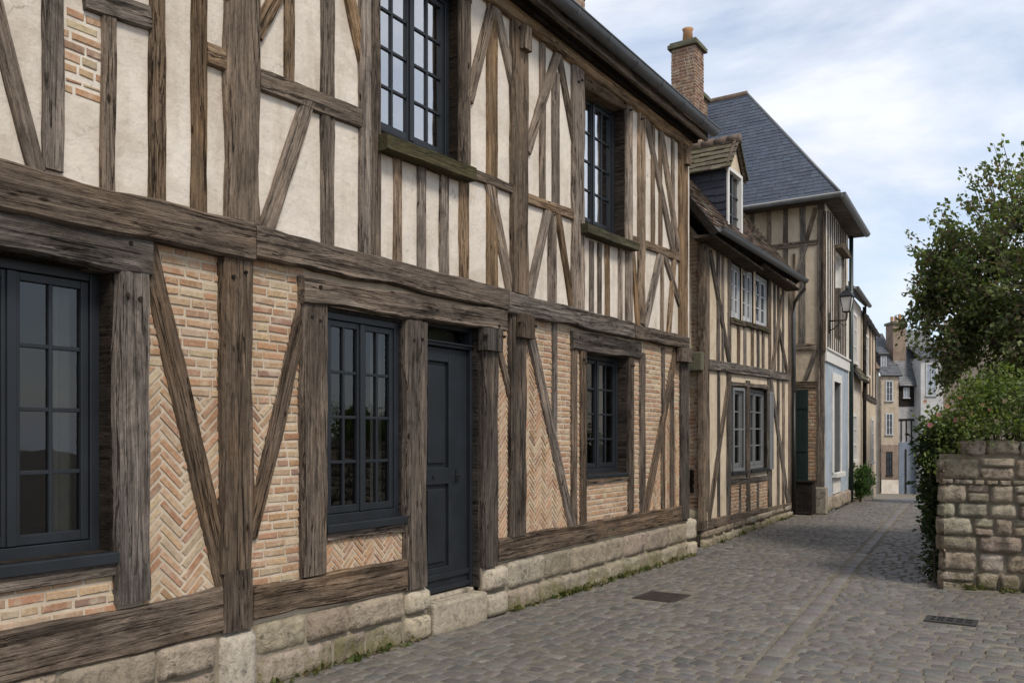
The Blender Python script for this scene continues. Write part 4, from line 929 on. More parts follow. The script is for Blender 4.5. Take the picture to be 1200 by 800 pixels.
# dormer
dm = MB(); ya, yb, xf = 13.42, 14.14, -0.28; zs, zp, zb = 5.98, 6.50, 4.86
xb = -1.7
dm.add([(xf, ya, zb), (xb, ya, zb), (xb, ya, zs), (xf, ya, zs)], [(0, 3, 2, 1)]); dm.add([(xf, yb, zb), (xb, yb, zb), (xb, yb, zs), (xf, yb, zs)], [(0, 1, 2, 3)])
dormer = dm.build('dormer', M['dark_slab'], h2)
mb = MB(); tiles(mb, Plane((xb, ya, 0), (1, 0, 0), (0, 0, 1), (0, -1, 0)), [(0, zb-.05), (xf-xb, zb-.05), (xf-xb, zs), (0, zs)], 0.12, 0.2, 0.012, 9, [(0.028, 0.032, 0.045), (0.035, 0.038, 0.052)], 0.15); mb.build('slate_cheek', M['slate'], dormer)
mb = MB()
ym = (ya+yb)/2; ov = 0.10
for sg in (-1, 1):
    yo = ym+sg*((yb-ya)/2+ov); u_ = Vector((1, 0, 0)) if sg < 0 else Vector((-1, 0, 0)); vv = Vector((0, ym-yo, zp-zs+0.06)); o_ = Vector((xb, yo, zs-0.06)) if sg < 0 else Vector((xf+.1, yo, zs-0.06))
    nn_ = u_.cross(vv).normalized()
    tiles(mb, Plane(o_, u_, vv, nn_), [(0, 0), (xf+.1-xb, 0), (xf+.1-xb, vv.length), (0, vv.length)], 0.13, 0.17, 0.02, 10+sg, [(0.105, 0.09, 0.068), (0.09, 0.08, 0.062), (0.12, 0.1, 0.075)], 0.2)
mb.build('roof_tiles', M['mossy_tile'], dormer)
mb = MB()
for k in range(7): x0 = xb+k*(xf+.12-xb)/7; x1 = x0+(xf+.12-xb)/7-.012; mb.tube([(x0, ym, zp+.0), (x1, ym, zp+.004)], [0.075, 0.085], 10)
mb.build('ridge_tiles', M['clay_ridge'], dormer, True)
mb = MB(); f = 0.06
mb.box(xf-.08, xf+.03, ya, ya+f, zb, zs); mb.box(xf-.08, xf+.03, yb-f, yb, zb, zs); mb.box(xf-.08, xf+.032, ya+f, yb-f, zs-f, zs); mb.box(xf-.08, xf+.05, ya-.01, yb+.01, zb, zb+f); mb.build('frame', M['paint_white'], dormer, bevel=0.005)
mb = MB(); mb.add([(xf-.0, ya, zs), (xf-.0, yb, zs), (xf-.0, ym, zp-.02)], [(0, 1, 2)]); mb.build('pediment', M['plaster_far'], dormer)
mb = MB()
for sg in (-1, 1): yo = ym+sg*((yb-ya)/2+ov); mb.add([(xf+.02, yo, zs-.10), (xf+.06, yo, zs-.10), (xf+.06, ym, zp+.0), (xf+.02, ym, zp+.0), (xf+.02, yo, zs-.02), (xf+.06, yo, zs-.02), (xf+.06, ym, zp+.08), (xf+.02, ym, zp+.08)], [(0, 3, 2, 1), (4, 5, 6, 7), (0, 1, 5, 4), (1, 2, 6, 5), (2, 3, 7, 6), (3, 0, 4, 7)])
mb.build('bargeboard', M['wood_far'], dormer)
mb = MB(); mb.box(xf-.06, xf-.03, ym-.025, ym+.025, zb+f, zs-f)
for k in (1, 2): z = zb+f+(zs-zb-2*f)*k/3; mb.box(xf-.058, xf-.032, ya+f, ym-.025, z-.012, z+.012); mb.box(xf-.058, xf-.032, ym+.025, yb-f, z-.012, z+.012)
mb.build('casement', M['paint'], dormer)
mb = MB(); mb.add([(xf-.05, ya+f, zb+f), (xf-.05, yb-f, zb+f), (xf-.05, yb-f, zs-f), (xf-.05, ya+f, zs-f)], [(0, 1, 2, 3)]); mb.build('glass', M['glass'], dormer)
mb = MB(); mb.box(xb, xf-.3, ya+.03, yb-.03, zb+.03, zs-.03); mb.build('room', M['void'], dormer)

# ------------------------------------------------------------------ the tall hip-roofed house
h3 = empty('half_timbered_house', (-1, 19.5, 0), 'tall house with a hipped blue slate roof and pale blue painted ground floor', 'house')
W3 = Wall(0.09, 18.4, -4.0); F3 = Plane((0, 18.4, 0), (1, 0, 0), (0, 0, 1), (0, -1, 0)); EL = 3.32
mb = MB(); mb.add([(-7, 18.4, 0), (0.09, 18.4, 0), (0.09, 18.4, 6.6), (-7, 18.4, 6.6)], [(0, 1, 2, 3)]); mb.build('gable_wall', M['plaster_far'], h3)
mb = MB(); wall_holes(mb, W3, 0, EL, 3.2, 6.6, [(1.28, 2.16, 3.8, 5.68)]); mb.build('upper_wall', M['plaster_white'], h3)
mb = MB(); wall_holes(mb, W3, 0, EL, 0, 3.2, [(1.0, 1.98, 0.82, 2.82)])
mb.add([W3.P(EL, 0), W3.P(EL, 0, -7), W3.P(EL, 3.2, -7), W3.P(EL, 3.2)], [(0, 1, 2, 3)]); mb.build('lower_wall', M['plaster_blue'], h3)
mb = MB(); mb.add([W3.P(EL, 3.2), W3.P(EL, 3.2, -7), W3.P(EL, 6.6, -7), W3.P(EL, 6.6)], [(0, 1, 2, 3)]); mb.build('upper_wall', M['plaster_far'], h3)
mb = MB(); mb.pbox(W3, -0.02, EL+.02, 3.18, 3.42, 0, 0.04); mb.pbox(W3, -0.02, EL+.02, 3.42, 3.46, 0, 0.07); mb.build('band', M['paint_white'], h3, bevel=0.006)
for row in H3_TIMBER: timber(F3, row, M['wood_far'] if row[0] in ('post', 'lintel') else M['wood_faded'], h3, 0.08, 0.85)
for row in H3_STREET: timber(W3, row, M['wood_far'], h3, 0.05, 0.52, 0.4)
mb = MB(); brick_fill(mb, F3, [(-.25, .62), (-.07, .62), (-.07, 2.62), (-.25, 2.62)], 'R', 46, h=0.014, pitch=0.075, c0=0.003); mb.build('brick_infill', M['brick'], h3)
mb = MB(); mb.box(-0.09, 0.13, 18.33, 18.5, 0, 0.56, (0.3, 0.265, 0.215)); mb.build('pier_stone', M['stone_plain'], h3, bevel=0.02)
mb = MB(); stone_row(mb, W3, 0.05, EL, 0, 0.36, (0.4, 0.9), 85, 0.0, 0.06); mb.build('plinth', M['stone'], h3, True)
# dark gate-like door in the side wall
dr = MB()
for k in range(3): dr.box(-0.54+k*0.098, -0.54+k*0.098+0.094, 18.36, 18.39, 0.02, 2.6)
for z in (0.3, 1.3, 2.2): dr.box(-0.54, -0.25, 18.345, 18.362, z, z+0.09)
dr.build('door', M['paint_green'], h3)
window(W3, h3, 1.28, 2.16, 3.8, 5.68, 0.08, 4, 1, fm=M['paint_white'], gm=M['glass_up'], rm=M['paint_white'], cur=[(1.3, 1.6)])
hd = MB(); pr = [(1.15, 5.75), (2.5, 5.75), (2.5, 5.80), (1.82, 5.97), (1.15, 5.80)]
hd.add([W3.P(a, z, 0.0) for a, z in pr]+[W3.P(a, z, 0.17) for a, z in pr], [(0, 1, 2, 3, 4)[::-1], (5, 6, 7, 8, 9)]+[(i, (i+1) % 5, 5+(i+1) % 5, 5+i) for i in range(5)]); hd.build('window_hood', M['wood_far'], h3)
w = window(W3, h3, 1.0, 1.98, 0.82, 2.82, 0.16, 3, 1, fm=M['paint_blue'], gm=M['glass'], rm=M['paint_blue'], sill=dict(z0=0.72, z1=0.82, c=0.12, m=M['paint_white'], ov=0.1))
mb = MB(); mb.pbox(W3, 0.86, 1.0, 0.82, 3.0, 0, 0.035); mb.pbox(W3, 1.98, 2.12, 0.82, 3.0, 0, 0.035); mb.pbox(W3, 1.0, 1.98, 2.82, 3.0, 0, 0.034); mb.build('window_surround', M['paint_blue2'] if 'paint_blue2' in M else M['paint_white'], h3, bevel=0.005)
mb = MB(); mb.pbox(W3, 0.95, 1.9, 0.36, 0.72, 0.0, 0.03); mb.build('panel', M['plaster_white'], h3, bevel=0.01)
mb = MB(); mb.tube([W3.P(EL+.06, 6.5, 0.06), W3.P(EL+.06, 0.05, 0.06)], 0.05, 10); mb.build('drainpipe', M['paint_green'], h3, True)
# hipped roof
ov = 0.33; ez3 = 6.55
c1 = W3.P(-ov, ez3, ov); c2 = W3.P(EL+0.25, ez3, ov); r1 = Vector((-2.05, 19.95, 9.72)); r2 = Vector((-6.5, 19.95, 9.72)); c4 = Vector((-8.2, 18.4-ov, ez3)); c3 = Vector((-8.2, 18.4+EL+.25, ez3))
c1 = Vector((c1.x, 18.4-ov, ez3))
mb = MB(); lo = [c1, c2, c3, c4]; mb.add([tuple(c1), tuple(c2), tuple(c3), tuple(c4), tuple(r1), tuple(r2)], [(0, 1, 4), (1, 2, 5, 4), (2, 3, 5), (3, 0, 4, 5)])
mb.build('roof', M['dark_slab'], h3)
mb = MB()
def face_tiles(mb, o, e, apex, seed):
    u = (e-o).normalized(); nrm = u.cross(apex[0]-o).normalized(); v = nrm.cross(u).normalized()
    if nrm.z < 0: nrm = -nrm
    pl = Plane(o+nrm*0.012, u, v, nrm); cv = lambda p: ((p-o).dot(u), (p-o).dot(v))
    tiles(mb, pl, [cv(o), cv(e)]+[cv(p) for p in apex], 0.105, 0.17, 0.008, seed, [(0.058, 0.072, 0.098), (0.066, 0.08, 0.107), (0.052, 0.065, 0.09), (0.062, 0.076, 0.102)], 0.06)
face_tiles(mb, c4, c1, [r1, r2], 21); face_tiles(mb, c1, c2, [r1], 22)
mb.build('slates', M['slate'], h3)
mb = MB(); mb.tube([r1, r2], 0.08, 8); mb.build('ridge_tiles', M['clay_ridge'], h3, True)
mb = MB(); mb.tube([c1+Vector((0, 0, .02)), r1], 0.035, 8); mb.tube([c2+Vector((0, 0, .02)), r1], 0.035, 8); mb.build('hip_flashing', M['zinc'], h3, True)
mb = MB(); gutter(mb, [c4+Vector((0, -.05, -.02)), c1+Vector((.05, -.05, -.02))], 0.085); gutter(mb, [c1+Vector((.05, -.05, -.02)), c2+Vector((.05, .05, -.02))], 0.085)
mb.build('gutter', M['zinc'], h3, True)
mb = MB(); mb.add([(c4.x, c4.y, ez3-.10), (c1.x, c1.y, ez3-.10), (c1.x, 18.42, ez3-.10), (c4.x, 18.42, ez3-.10)], [(0, 1, 2, 3)]); 
mb.add([c1-Vector((0, 0, .102)), c2-Vector((0, 0, .102)), W3.P(EL+.25, ez3-.102, -.02), W3.P(-.02, ez3-.102, -.02)], [(0, 1, 2, 3)])
mb.build('soffit', M['wood_far'], h3)
mb = MB(); mb.box(c4.x, c1.x, c1.y, c1.y+.03, ez3-.1, ez3+.01); pl_ = Plane(c1, c2-c1, (0, 0, 1)); mb.pbox(pl_, 0, (c2-c1).length, -.1, .01, -.03, 0); pl_ = Plane(c2, -W3.n, (0, 0, 1)); mb.pbox(pl_, 0, 1.0, -.1, .01, -.03, 0); mb.build('fascia', M['zinc'], h3)

# lantern on a bracket
ln = empty('wall_lantern', W3.P(0.35, 4.05, 0.0), 'black iron wall lantern on a scrolled bracket of the tall slate-roofed house', 'lantern')
lp = W3.P(0.35, 0, 0.0); Q = lambda c, z, s=0: lp+W3.n*c+Vector((0, 0, z))+W3.u*s
mb = MB(); mb.tube([Q(.02, 3.78), Q(.02, 4.22)], 0.018, 8); mb.tube([Q(.02, 4.05), Q(.38, 4.05)], 0.016, 8)
mb.tube([Q(.02, 3.84), Q(.10, 3.87), Q(.20, 3.95), Q(.26, 4.04)], 0.012, 6); mb.tube([Q(.26, 3.98), Q(.32, 3.93), Q(.37, 3.95), Q(.36, 4.0)], 0.009, 6); mb.tube([Q(.36, 4.05), Q(.38, 4.12), Q(.38, 4.2)], 0.016, 8); mb.build('bracket', M['iron'], ln, True)
mb = MB(); lc = Q(.38, 0)
def ring(r, z): return [(lc.x+sx*r, lc.y+sy*r, z) for sx, sy in ((-1, -1), (1, -1), (1, 1), (-1, 1))]
b0, b1_ = ring(.068, 4.22), ring(.115, 4.53)
for i in range(4): mb.tube([b0[i], b1_[i]], 0.010, 5); mb.tube([b0[i], b0[(i+1) % 4]], 0.011, 5); mb.tube([b1_[i], b1_[(i+1) % 4]], 0.013, 5)
mb.build('frame', M['iron'], ln)
mb = MB(); g0, g1 = ring(.064, 4.225), ring(.109, 4.525); mb.add(g0+g1, [(0, 1, 5, 4), (1, 2, 6, 5), (2, 3, 7, 6), (3, 0, 4, 7), (0, 3, 2, 1)]); mb.build('glass', M['lantern_glass'], ln)
mb = MB(); r0, r1_, r2_ = ring(.132, 4.54), ring(.075, 4.645), ring(.04, 4.67); mb.add(r0+r1_+r2_, [(0, 1, 5, 4), (1, 2, 6, 5), (2, 3, 7, 6), (3, 0, 4, 7), (4, 5, 9, 8), (5, 6, 10, 9), (6, 7, 11, 10), (7, 4, 8, 11), (8, 9, 10, 11), (3, 2, 1, 0)])
mb.tube([(lc.x, lc.y, 4.67), (lc.x, lc.y, 4.70), (lc.x, lc.y, 4.73), (lc.x, lc.y, 4.77)], [.025, .04, .036, .015], 8); mb.build('cap', M['iron'], ln)

# storage box by the side door
bx = empty('storage_box', (-0.25, 18.1, 0), 'dark brown lidded box standing by the dark side door of the tall house', 'box')
mb = MB()
for k in range(4): mb.box(-0.42+k*.085, -0.42+k*.085+.081, 18.02, 18.28, 0.02, 0.66)
mb.build('body', M['wood_dark'], bx); mb = MB(); mb.box(-0.44, -0.06, 18.0, 18.3, 0.66, 0.70); mb.build('lid', M['wood_dark'], bx, bevel=0.01)
mb = MB(); mb.box(-0.47, -0.43, 17.99, 18.03, 0.0, 0.74); mb.build('corner_post', M['wood_moss'], bx, bevel=0.005)

# ------------------------------------------------------------------ houses further along
def simple_window(w, root, s0, s1, z0, z1, fm, gm, rows=2, f=0.075):
    mb = MB(); mb.pbox(w, s0, s0+f, z0, z1, 0.0, 0.05); mb.pbox(w, s1-f, s1, z0, z1, 0.0, 0.05); mb.pbox(w, s0+f, s1-f, z1-f, z1, 0, 0.048); mb.pbox(w, s0-.04, s1+.04, z0-.04, z0+.02, 0, 0.1)
    m_ = (s0+s1)/2; mb.pbox(w, m_-.02, m_+.02, z0+.02, z1-f, 0, 0.046)
    for k in range(1, rows): z = z0+(z1-z0)*k/rows; mb.pbox(w, s0+f, m_-.02, z-.012, z+.012, 0, .04); mb.pbox(w, m_+.02, s1-f, z-.012, z+.012, 0, .04)
    o = mb.build('window', fm, root)
    mb = MB(); mb.add([w.P(s0+f, z0, .012), w.P(s1-f, z0, .012), w.P(s1-f, z1-f, .012), w.P(s0+f, z1-f, .012)], [(0, 1, 2, 3)]); mb.build('pane', gm, o)
M['pane_dark'] = plain('dark_far_pane', (0.03, 0.04, 0.055), 0.15, 0, 0.2, 3); M['pane_pale'] = plain('curtained_far_pane', (0.25, 0.28, 0.33), 0.2, 0, 0.25, 4)
M['far_brick'] = plaster('far_brown_brick', (0.2, 0.15, 0.118), (0.27, 0.205, 0.162), (0.14, 0.11, 0.09))
def shed_roof(root, w, s0, s1, z, c0, c1, zr, name, m, th=0.06, cols=None, seed=1):
    pl = Plane(w.P(s0, z, c0), w.u, (w.n*(c1-c0)+Vector((0, 0, zr-z)))); ln_ = math.hypot(c1-c0, zr-z)
    if pl.n.z < 0: pl.n = -pl.n
    mb = MB(); P = pl.P; mb.add([P(0, 0, 0), P(s1-s0, 0, 0), P(s1-s0, ln_, 0), P(0, ln_, 0), P(0, 0, -th), P(s1-s0, 0, -th), P(s1-s0, ln_, -th), P(0, ln_, -th)], [(0, 1, 2, 3), (4, 7, 6, 5), (0, 4, 5, 1), (1, 5, 6, 2), (2, 6, 7, 3), (3, 7, 4, 0)])
    r = mb.build('roof', M['dark_slab'], root)
    mb = MB(); tiles(mb, Plane(pl.P(0, 0, 0.004), pl.u, pl.v, pl.n), [(0, 0), (s1-s0, 0), (s1-s0, ln_), (0, ln_)], 0.16, 0.24, 0.016, seed, cols, 0.2); mb.build('tiles', m, r)
    return r
SLC = [(0.085, 0.09, 0.1), (0.1, 0.104, 0.113), (0.075, 0.08, 0.09)]; CLC = [(0.15, 0.1, 0.075), (0.12, 0.09, 0.07), (0.17, 0.12, 0.085)]
# narrow rendered house directly after the tall one
W4 = Wall(-0.22, 22.0, -5.5)
h4 = empty('rendered_house', W4.P(1.2, 0), 'narrow pale rendered house with small grey gutter right behind the lantern', 'house')
mb = MB(); mb.pbox(W4, -0.05, 3.2, 0, 5.2, -6, 0); mb.build('wall', M['plaster'], h4)
shed_roof(h4, W4, -0.1, 3.3, 5.25, 0.16, -2.8, 8.3, 'roof', M['slate'], cols=SLC, seed=31)
mb = MB(); gutter(mb, [W4.P(-.1, 5.26, .21), W4.P(3.35, 5.26, .21)], 0.06); mb.build('gutter', M['zinc'], h4, True)
simple_window(W4, h4, 0.9, 1.7, 3.5, 4.8, M['paint_white'], M['pane_dark'], 3)
simple_window(W4, h4, 0.8, 1.7, 1.0, 2.2, M['paint_white'], M['pane_dark'], 3)
shed_roof(h4, W4, 1.3, 3.2, 3.1, 0.22, -0.02, 3.5, 'roof', M['mossy_tile'], cols=[(0.13, 0.12, 0.08), (0.11, 0.105, 0.075)], seed=33)
mb = MB(); mb.tube([W4.P(3.1, 5.2, .1), W4.P(3.1, 0.05, .1)], 0.05, 8); mb.build('drainpipe', M['wood_dark'], h4, True)
# brown house after it
W5 = Wall(-0.56, 25.5, -6.5)
h5 = empty('rendered_house', W5.P(2, 0), 'brown-gabled beige house with overhanging dark eaves at the bend of the lane', 'house')
mb = MB(); mb.pbox(W5, -0.05, 5.5, -0.4, 5.0, -6, 0); mb.build('wall', M['plaster_far'], h5)
shed_roof(h5, W5, -0.1, 5.6, 5.0, 0.15, -2.8, 7.6, 'roof', M['slate'], cols=CLC, seed=32)
for k in range(5): bar(W5, 0.3+k*1.2, 2.9, 0.3+k*1.2, 5.0, 0.12, 0.03, 'stud', M['wood_far'], h5, 0.05)
bar(W5, 0, 2.8, 5.4, 2.8, 0.18, 0.04, 'rail', M['wood_far'], h5, 0.05)
simple_window(W5, h5, 0.8, 1.7, 3.4, 4.6, M['paint_white'], M['pane_dark'], 3); simple_window(W5, h5, 3.0, 3.9, 0.8, 2.2, M['paint_white'], M['pane_dark'], 3)

# houses closing the view at the bottom of the lane: s in metres right of the corner at picture x 1012
FD = 50.0; fw_ = Vector((-math.sin(R(33.27)), math.cos(R(33.27)), 0)); rt = Vector((math.cos(R(33.27)), math.sin(R(33.27)), 0)); C0 = Vector((EYE[0], EYE[1], 0))+fw_*FD+rt*0.412*FD
WF = Wall(C0.x, C0.y, 56.73)
h6 = empty('end_house', WF.P(1, -1.65), 'cream house with slate roof, dormer and brown brick ground floor closing the lane', 'house')
mb = MB(); mb.pbox(WF, -3, 1.0, -1.8, 5.62, -5, -0.25); mb.build('wall', M['plaster'], h6)
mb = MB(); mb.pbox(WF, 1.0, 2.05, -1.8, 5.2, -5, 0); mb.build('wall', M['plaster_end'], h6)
mb = MB(); mb.pbox(WF, 1.02, 2.03, -0.85, 1.15, 0, 0.04); mb.build('brick_front', M['far_brick'], h6)
mb = MB(); mb.pbox(WF, 1.02, 2.03, -1.8, -0.9, 0, 0.06); mb.build('plinth', M['plaster'], h6)
shed_roof(h6, WF, 0.95, 2.2, 5.2, 0.2, -2.5, 7.95, 'roof', M['slate'], cols=SLC, seed=41)
shed_roof(h6, WF, -3, 0.98, 5.6, 0.0, -2.6, 7.9, 'roof', M['clay_tile'], cols=CLC, seed=42)
simple_window(WF, h6, 1.27, 1.72, 3.72, 4.92, M['paint_shaded'], M['pane_dark'], 3); simple_window(WF, h6, 1.27, 1.72, 1.75, 3.0, M['paint_shaded'], M['pane_dark'], 3)
Wb = Wall(WF.P(0, 0, .042).x, WF.P(0, 0, .042).y, 56.73); simple_window(Wb, h6, 1.32, 1.66, -0.62, 0.75, M['wood_dark'], M['pane_dark'], 3, 0.04)
Wl = Wall(WF.P(0, 0, -.25).x, WF.P(0, 0, -.25).y, 56.73); simple_window(Wl, h6, 0.08, 0.34, 1.85, 3.1, M['paint_shaded'], M['pane_dark'], 3, 0.04); simple_window(Wl, h6, 0.46, 0.72, 1.85, 3.1, M['paint_shaded'], M['pane_pale'], 3, 0.04); simple_window(Wl, h6, 0.52, 0.76, -0.4, 0.75, M['paint_shaded'], M['pane_pale'], 3, 0.04); simple_window(Wl, h6, 0.45, 0.7, 3.8, 5.2, M['paint_shaded'], M['pane_pale'], 3, 0.04)
mb = MB(); mb.pbox(Wl, 0.05, 0.36, -1.7, 0.85, 0, 0.03); mb.build('door', M['wood_dark'], h6)
mb = MB(); mb.tube([WF.P(0.97, 5.1, .06), WF.P(0.97, -1.6, .06)], 0.04, 8); mb.build('drainpipe', M['wood_far'], h6, True)
mb = MB(); mb.pbox(WF, 1.12, 1.5, 5.5, 6.4, -1.6, -0.35); mb.pbox(WF, 1.02, 1.6, 6.4, 6.5, -1.6, -0.25); d6 = mb.build('dormer', M['slate_dark'] if 'slate_dark' in M else M['dark_slab'], h6)
simple_window(Wall(WF.P(0, 0, -.35).x, WF.P(0, 0, -.35).y, 56.73), d6, 1.14, 1.48, 5.55, 6.38, M['paint_shaded'], M['pane_pale'], 3, 0.05)
shed_roof(h6, WF, 1.0, 1.62, 6.5, -0.2, -1.8, 7.3, 'roof', M['slate'], cols=SLC, seed=43)
c6 = MB(); c6.pbox(WF, 2.0, 2.75, 4.9, 8.3, -1.6, -0.6); ch = c6.build('chimney', M['far_brick2'] if 'far_brick2' in M else M['far_brick'], h6)
mb = MB(); mb.pbox(WF, 1.94, 2.81, 8.3, 8.45, -1.7, -0.5); mb.build('cap', M['rubble_cap'], ch)
for k in range(3): p = WF.P(2.15+k*.23, 0, -1.1); mb = MB(); mb.tube([(p.x, p.y, 8.45), (p.x, p.y, 8.8+.15*(k == 2))], 0.09, 8); mb.build('chimney_pot', M['pot'], ch)
h7 = empty('end_house', WF.P(2.6, -1.65), 'grey house with steep slate roof above a slate blue garage front at the lane end', 'house')
mb = MB(); mb.pbox(WF, 2.07, 4.5, 0.9, 4.6, -5, -0.1); mb.build('wall', M['plaster_grey'], h7)
mb = MB(); mb.pbox(WF, 2.07, 3.05, -1.9, 1.3, -4.9, 0.0); mb.build('garage_front', M['plaster_slateblue'], h7)
shed_roof(h7, WF, 2.06, 4.6, 4.6, 0.15, -1.6, 8.05, 'roof', M['slate'], cols=SLC, seed=44)
Wg = Wall(WF.P(0, 0, -.1).x, WF.P(0, 0, -.1).y, 56.73)
mb = MB(); mb.pbox(Wg, 2.1, 3.0, 3.4, 4.55, 0, 0.03); mb.build('boarding', M['wood_dark'], h7); simple_window(Wall(WF.P(0, 0, -.07).x, WF.P(0, 0, -.07).y, 56.73), h7, 2.35, 2.7, 3.9, 4.5, M['paint_shaded'], M['pane_pale'], 2, 0.04)
for k in range(3): bar(Wg, 2.25+k*0.3, 1.4, 2.25+k*0.3, 2.6, 0.08, 0.03, 'stud', M['wood_dark'], h7, 0.04)
bar(Wg, 2.1, 2.62, 3.0, 2.62, 0.12, 0.04, 'rail', M['wood_dark'], h7, 0.04)
mb = MB(); mb.pbox(WF, 2.5, 2.95, -1.8, 0.85, 0, 0.03); mb.build('door', M['paint_slate'] if 'paint_slate' in M else M['plaster_slateblue'], h7); mb = MB(); mb.pbox(WF, 2.42, 2.5, -1.8, 0.9, 0, 0.05); mb.build('door_frame', M['wood_dark'], h7)
h8 = empty('end_house', WF.P(4, -1.65), 'white painted house with tall white window rising behind the rose bush', 'house')
W8 = Wall(WF.P(0, 0, .6).x, WF.P(0, 0, .6).y, 56.73)
mb = MB(); mb.pbox(W8, 3.06, 7.5, -2, 6.2, -5, 0); mb.build('wall', M['plaster_pale'], h8)
simple_window(W8, h8, 3.35, 3.95, 4.0, 5.85, M['paint_shaded'], M['pane_pale'], 4, 0.06); simple_window(W8, h8, 3.4, 3.95, 0.9, 2.6, M['paint_shaded'], M['pane_pale'], 4, 0.06)
shed_roof(h8, W8, 3.0, 7.6, 6.2, 0.2, -2.5, 7.4, 'roof', M['slate'], cols=SLC, seed=45)
# tall house behind the tree
h9 = empty('garden_house', (6.5, 25, 0), 'pinkish rendered house half hidden behind the garden tree', 'house')
W9 = Wall(4.05, 22.5, 62)
mb = MB(); mb.pbox(W9, 0, 6, -0.5, 5.0, -6, 0); mb.build('wall', M['plaster_pink'] if 'plaster_pink' in M else M['plaster'], h9)
shed_roof(h9, W9, -0.1, 6.2, 5.0, 0.3, -3, 6.4, 'roof', M['slate'], cols=CLC, seed=46)
simple_window(W9, h9, 0.9, 1.8, 2.6, 4.2, M['paint_white'], M['pane_dark'], 3)
hp = W9.P(0, 0, 0)
mb = MB(); mb.pbox(W9, 0.12, 0.55, 5.0, 5.9, -0.85, -0.4); mb.build('chimney', M['far_brick'], h9)

# ------------------------------------------------------------------ rubble garden wall
WR = Wall(3.15, 10.25, 84)
rw = empty('garden_wall', (3.3, 10.5, 0), 'mossy brown rubble stone garden wall with rounded coping on the right', 'stone wall')
RT = [((0.315, 0.262, 0.198), 4), ((0.36, 0.305, 0.235), 4), ((0.265, 0.22, 0.168), 3), ((0.40, 0.35, 0.28), 2), ((0.30, 0.262, 0.212), 2)]
mb = MB(); mb.add([WR.P(0.03, -.05, .008), WR.P(9, -.05, .008), WR.P(9, 1.42, .008), WR.P(0.03, 1.42, .008), WR.P(0.03, -.05, -.5), WR.P(9, -.05, -.5), WR.P(9, 1.42, -.5), WR.P(0.03, 1.42, -.5)], [(0, 1, 2, 3), (4, 7, 6, 5), (0, 3, 7, 4), (3, 2, 6, 7), (1, 5, 6, 2)])
mb.box(3.25, 3.62, 10.6, 22, -0.05, 1.45); mb.build('core', M['dirt'], rw)
rnd = random.Random(12)
def rubble(mb, wp, s0, s1, z0, z1, seed, bigrow=(0.14, 0.21)):
    rnd = random.Random(seed); z = z0; ri = 0
    while z < z1-0.04:
        hr = min((0.19, 0.215, 0.18, 0.185, 0.15, 0.20, 0.05, 0.20)[ri % 8]*rnd.uniform(0.95, 1.05), z1-z); ri += 1
        if z1-z-hr < 0.05: hr = z1-z
        s = s0+rnd.uniform(-0.01, 0.02)
        while s < s1:
            w = rnd.uniform(0.9, 2.4)*max(hr, 0.11); w = min(w, 0.42)
            if hr > 0.14 and rnd.random() < 0.15:      # two flat stones on top of each other
                k = rnd.uniform(0.38, 0.62)
                for a, b in ((z, z+hr*k), (z+hr*k, z+hr)): stone(mb, wp, s+.003, s+w-.003, a+.002, b-.002, 0.0, rnd.uniform(0.025, 0.06), rnd, pick(RT, rnd), 0.02, rough=0.8, pw=14, base=-0.005)
            else: stone(mb, wp, s+.003, s+w-.003, z+.002+rnd.uniform(-.008, .004), z+hr-.002+rnd.uniform(-.004, .006), 0.0, rnd.uniform(0.03, 0.07), rnd, pick(RT, rnd), 0.03, rough=0.75, pw=16, base=-0.005)
            s += w
        z += hr
mb = MB(); rubble(mb, WR, 0.0, 3.2, -0.02, 1.38, 12); rubble(mb, WR, 3.2, 6, -0.02, 1.38, 14); mb.build('stonework', M['rubble'], rw, True)
mb = MB(); rubble(mb, Wall(3.245, 14.0, 180), 0.0, 3.72, -0.02, 1.40, 13); mb.build('stonework', M['rubble'], rw, True)
rnd = random.Random(5); s = 0.22
while s < 6:                                            # upright coping stones
    w = rnd.uniform(0.18, 0.31); hh = rnd.uniform(0.15, 0.20); mb = MB(); n1_, n2_ = 10, 16; vs = []; fs = []; of = rnd.random()*50
    for j in range(n1_+1):
        for i in range(n2_):
            a = 2*math.pi*i/n2_; ph = math.pi*j/n1_
            x = math.copysign(abs(math.cos(a))**0.28, math.cos(a))*math.sin(ph)**0.25; y = math.copysign(abs(math.sin(a))**0.28, math.sin(a))*math.sin(ph)**0.25; zz = math.copysign(abs(math.cos(ph))**0.6, math.cos(ph))
            k = 1+0.16*mnoise.noise((x*1.6+of, y*1.6, zz*1.6)); vs.append(WR.P(s+w/2+x*w/2*k*1.03, 1.39+hh/2+zz*hh/2*k, -0.23+y*0.27*k))
    for j in range(n1_):
        for i in range(n2_): fs.append((j*n2_+i, j*n2_+(i+1) % n2_, (j+1)*n2_+(i+1) % n2_, (j+1)*n2_+i))
    mb.add(vs, fs, pick(RT, rnd)); mb.build('coping_stone', M['rubble'], rw, True); s += w

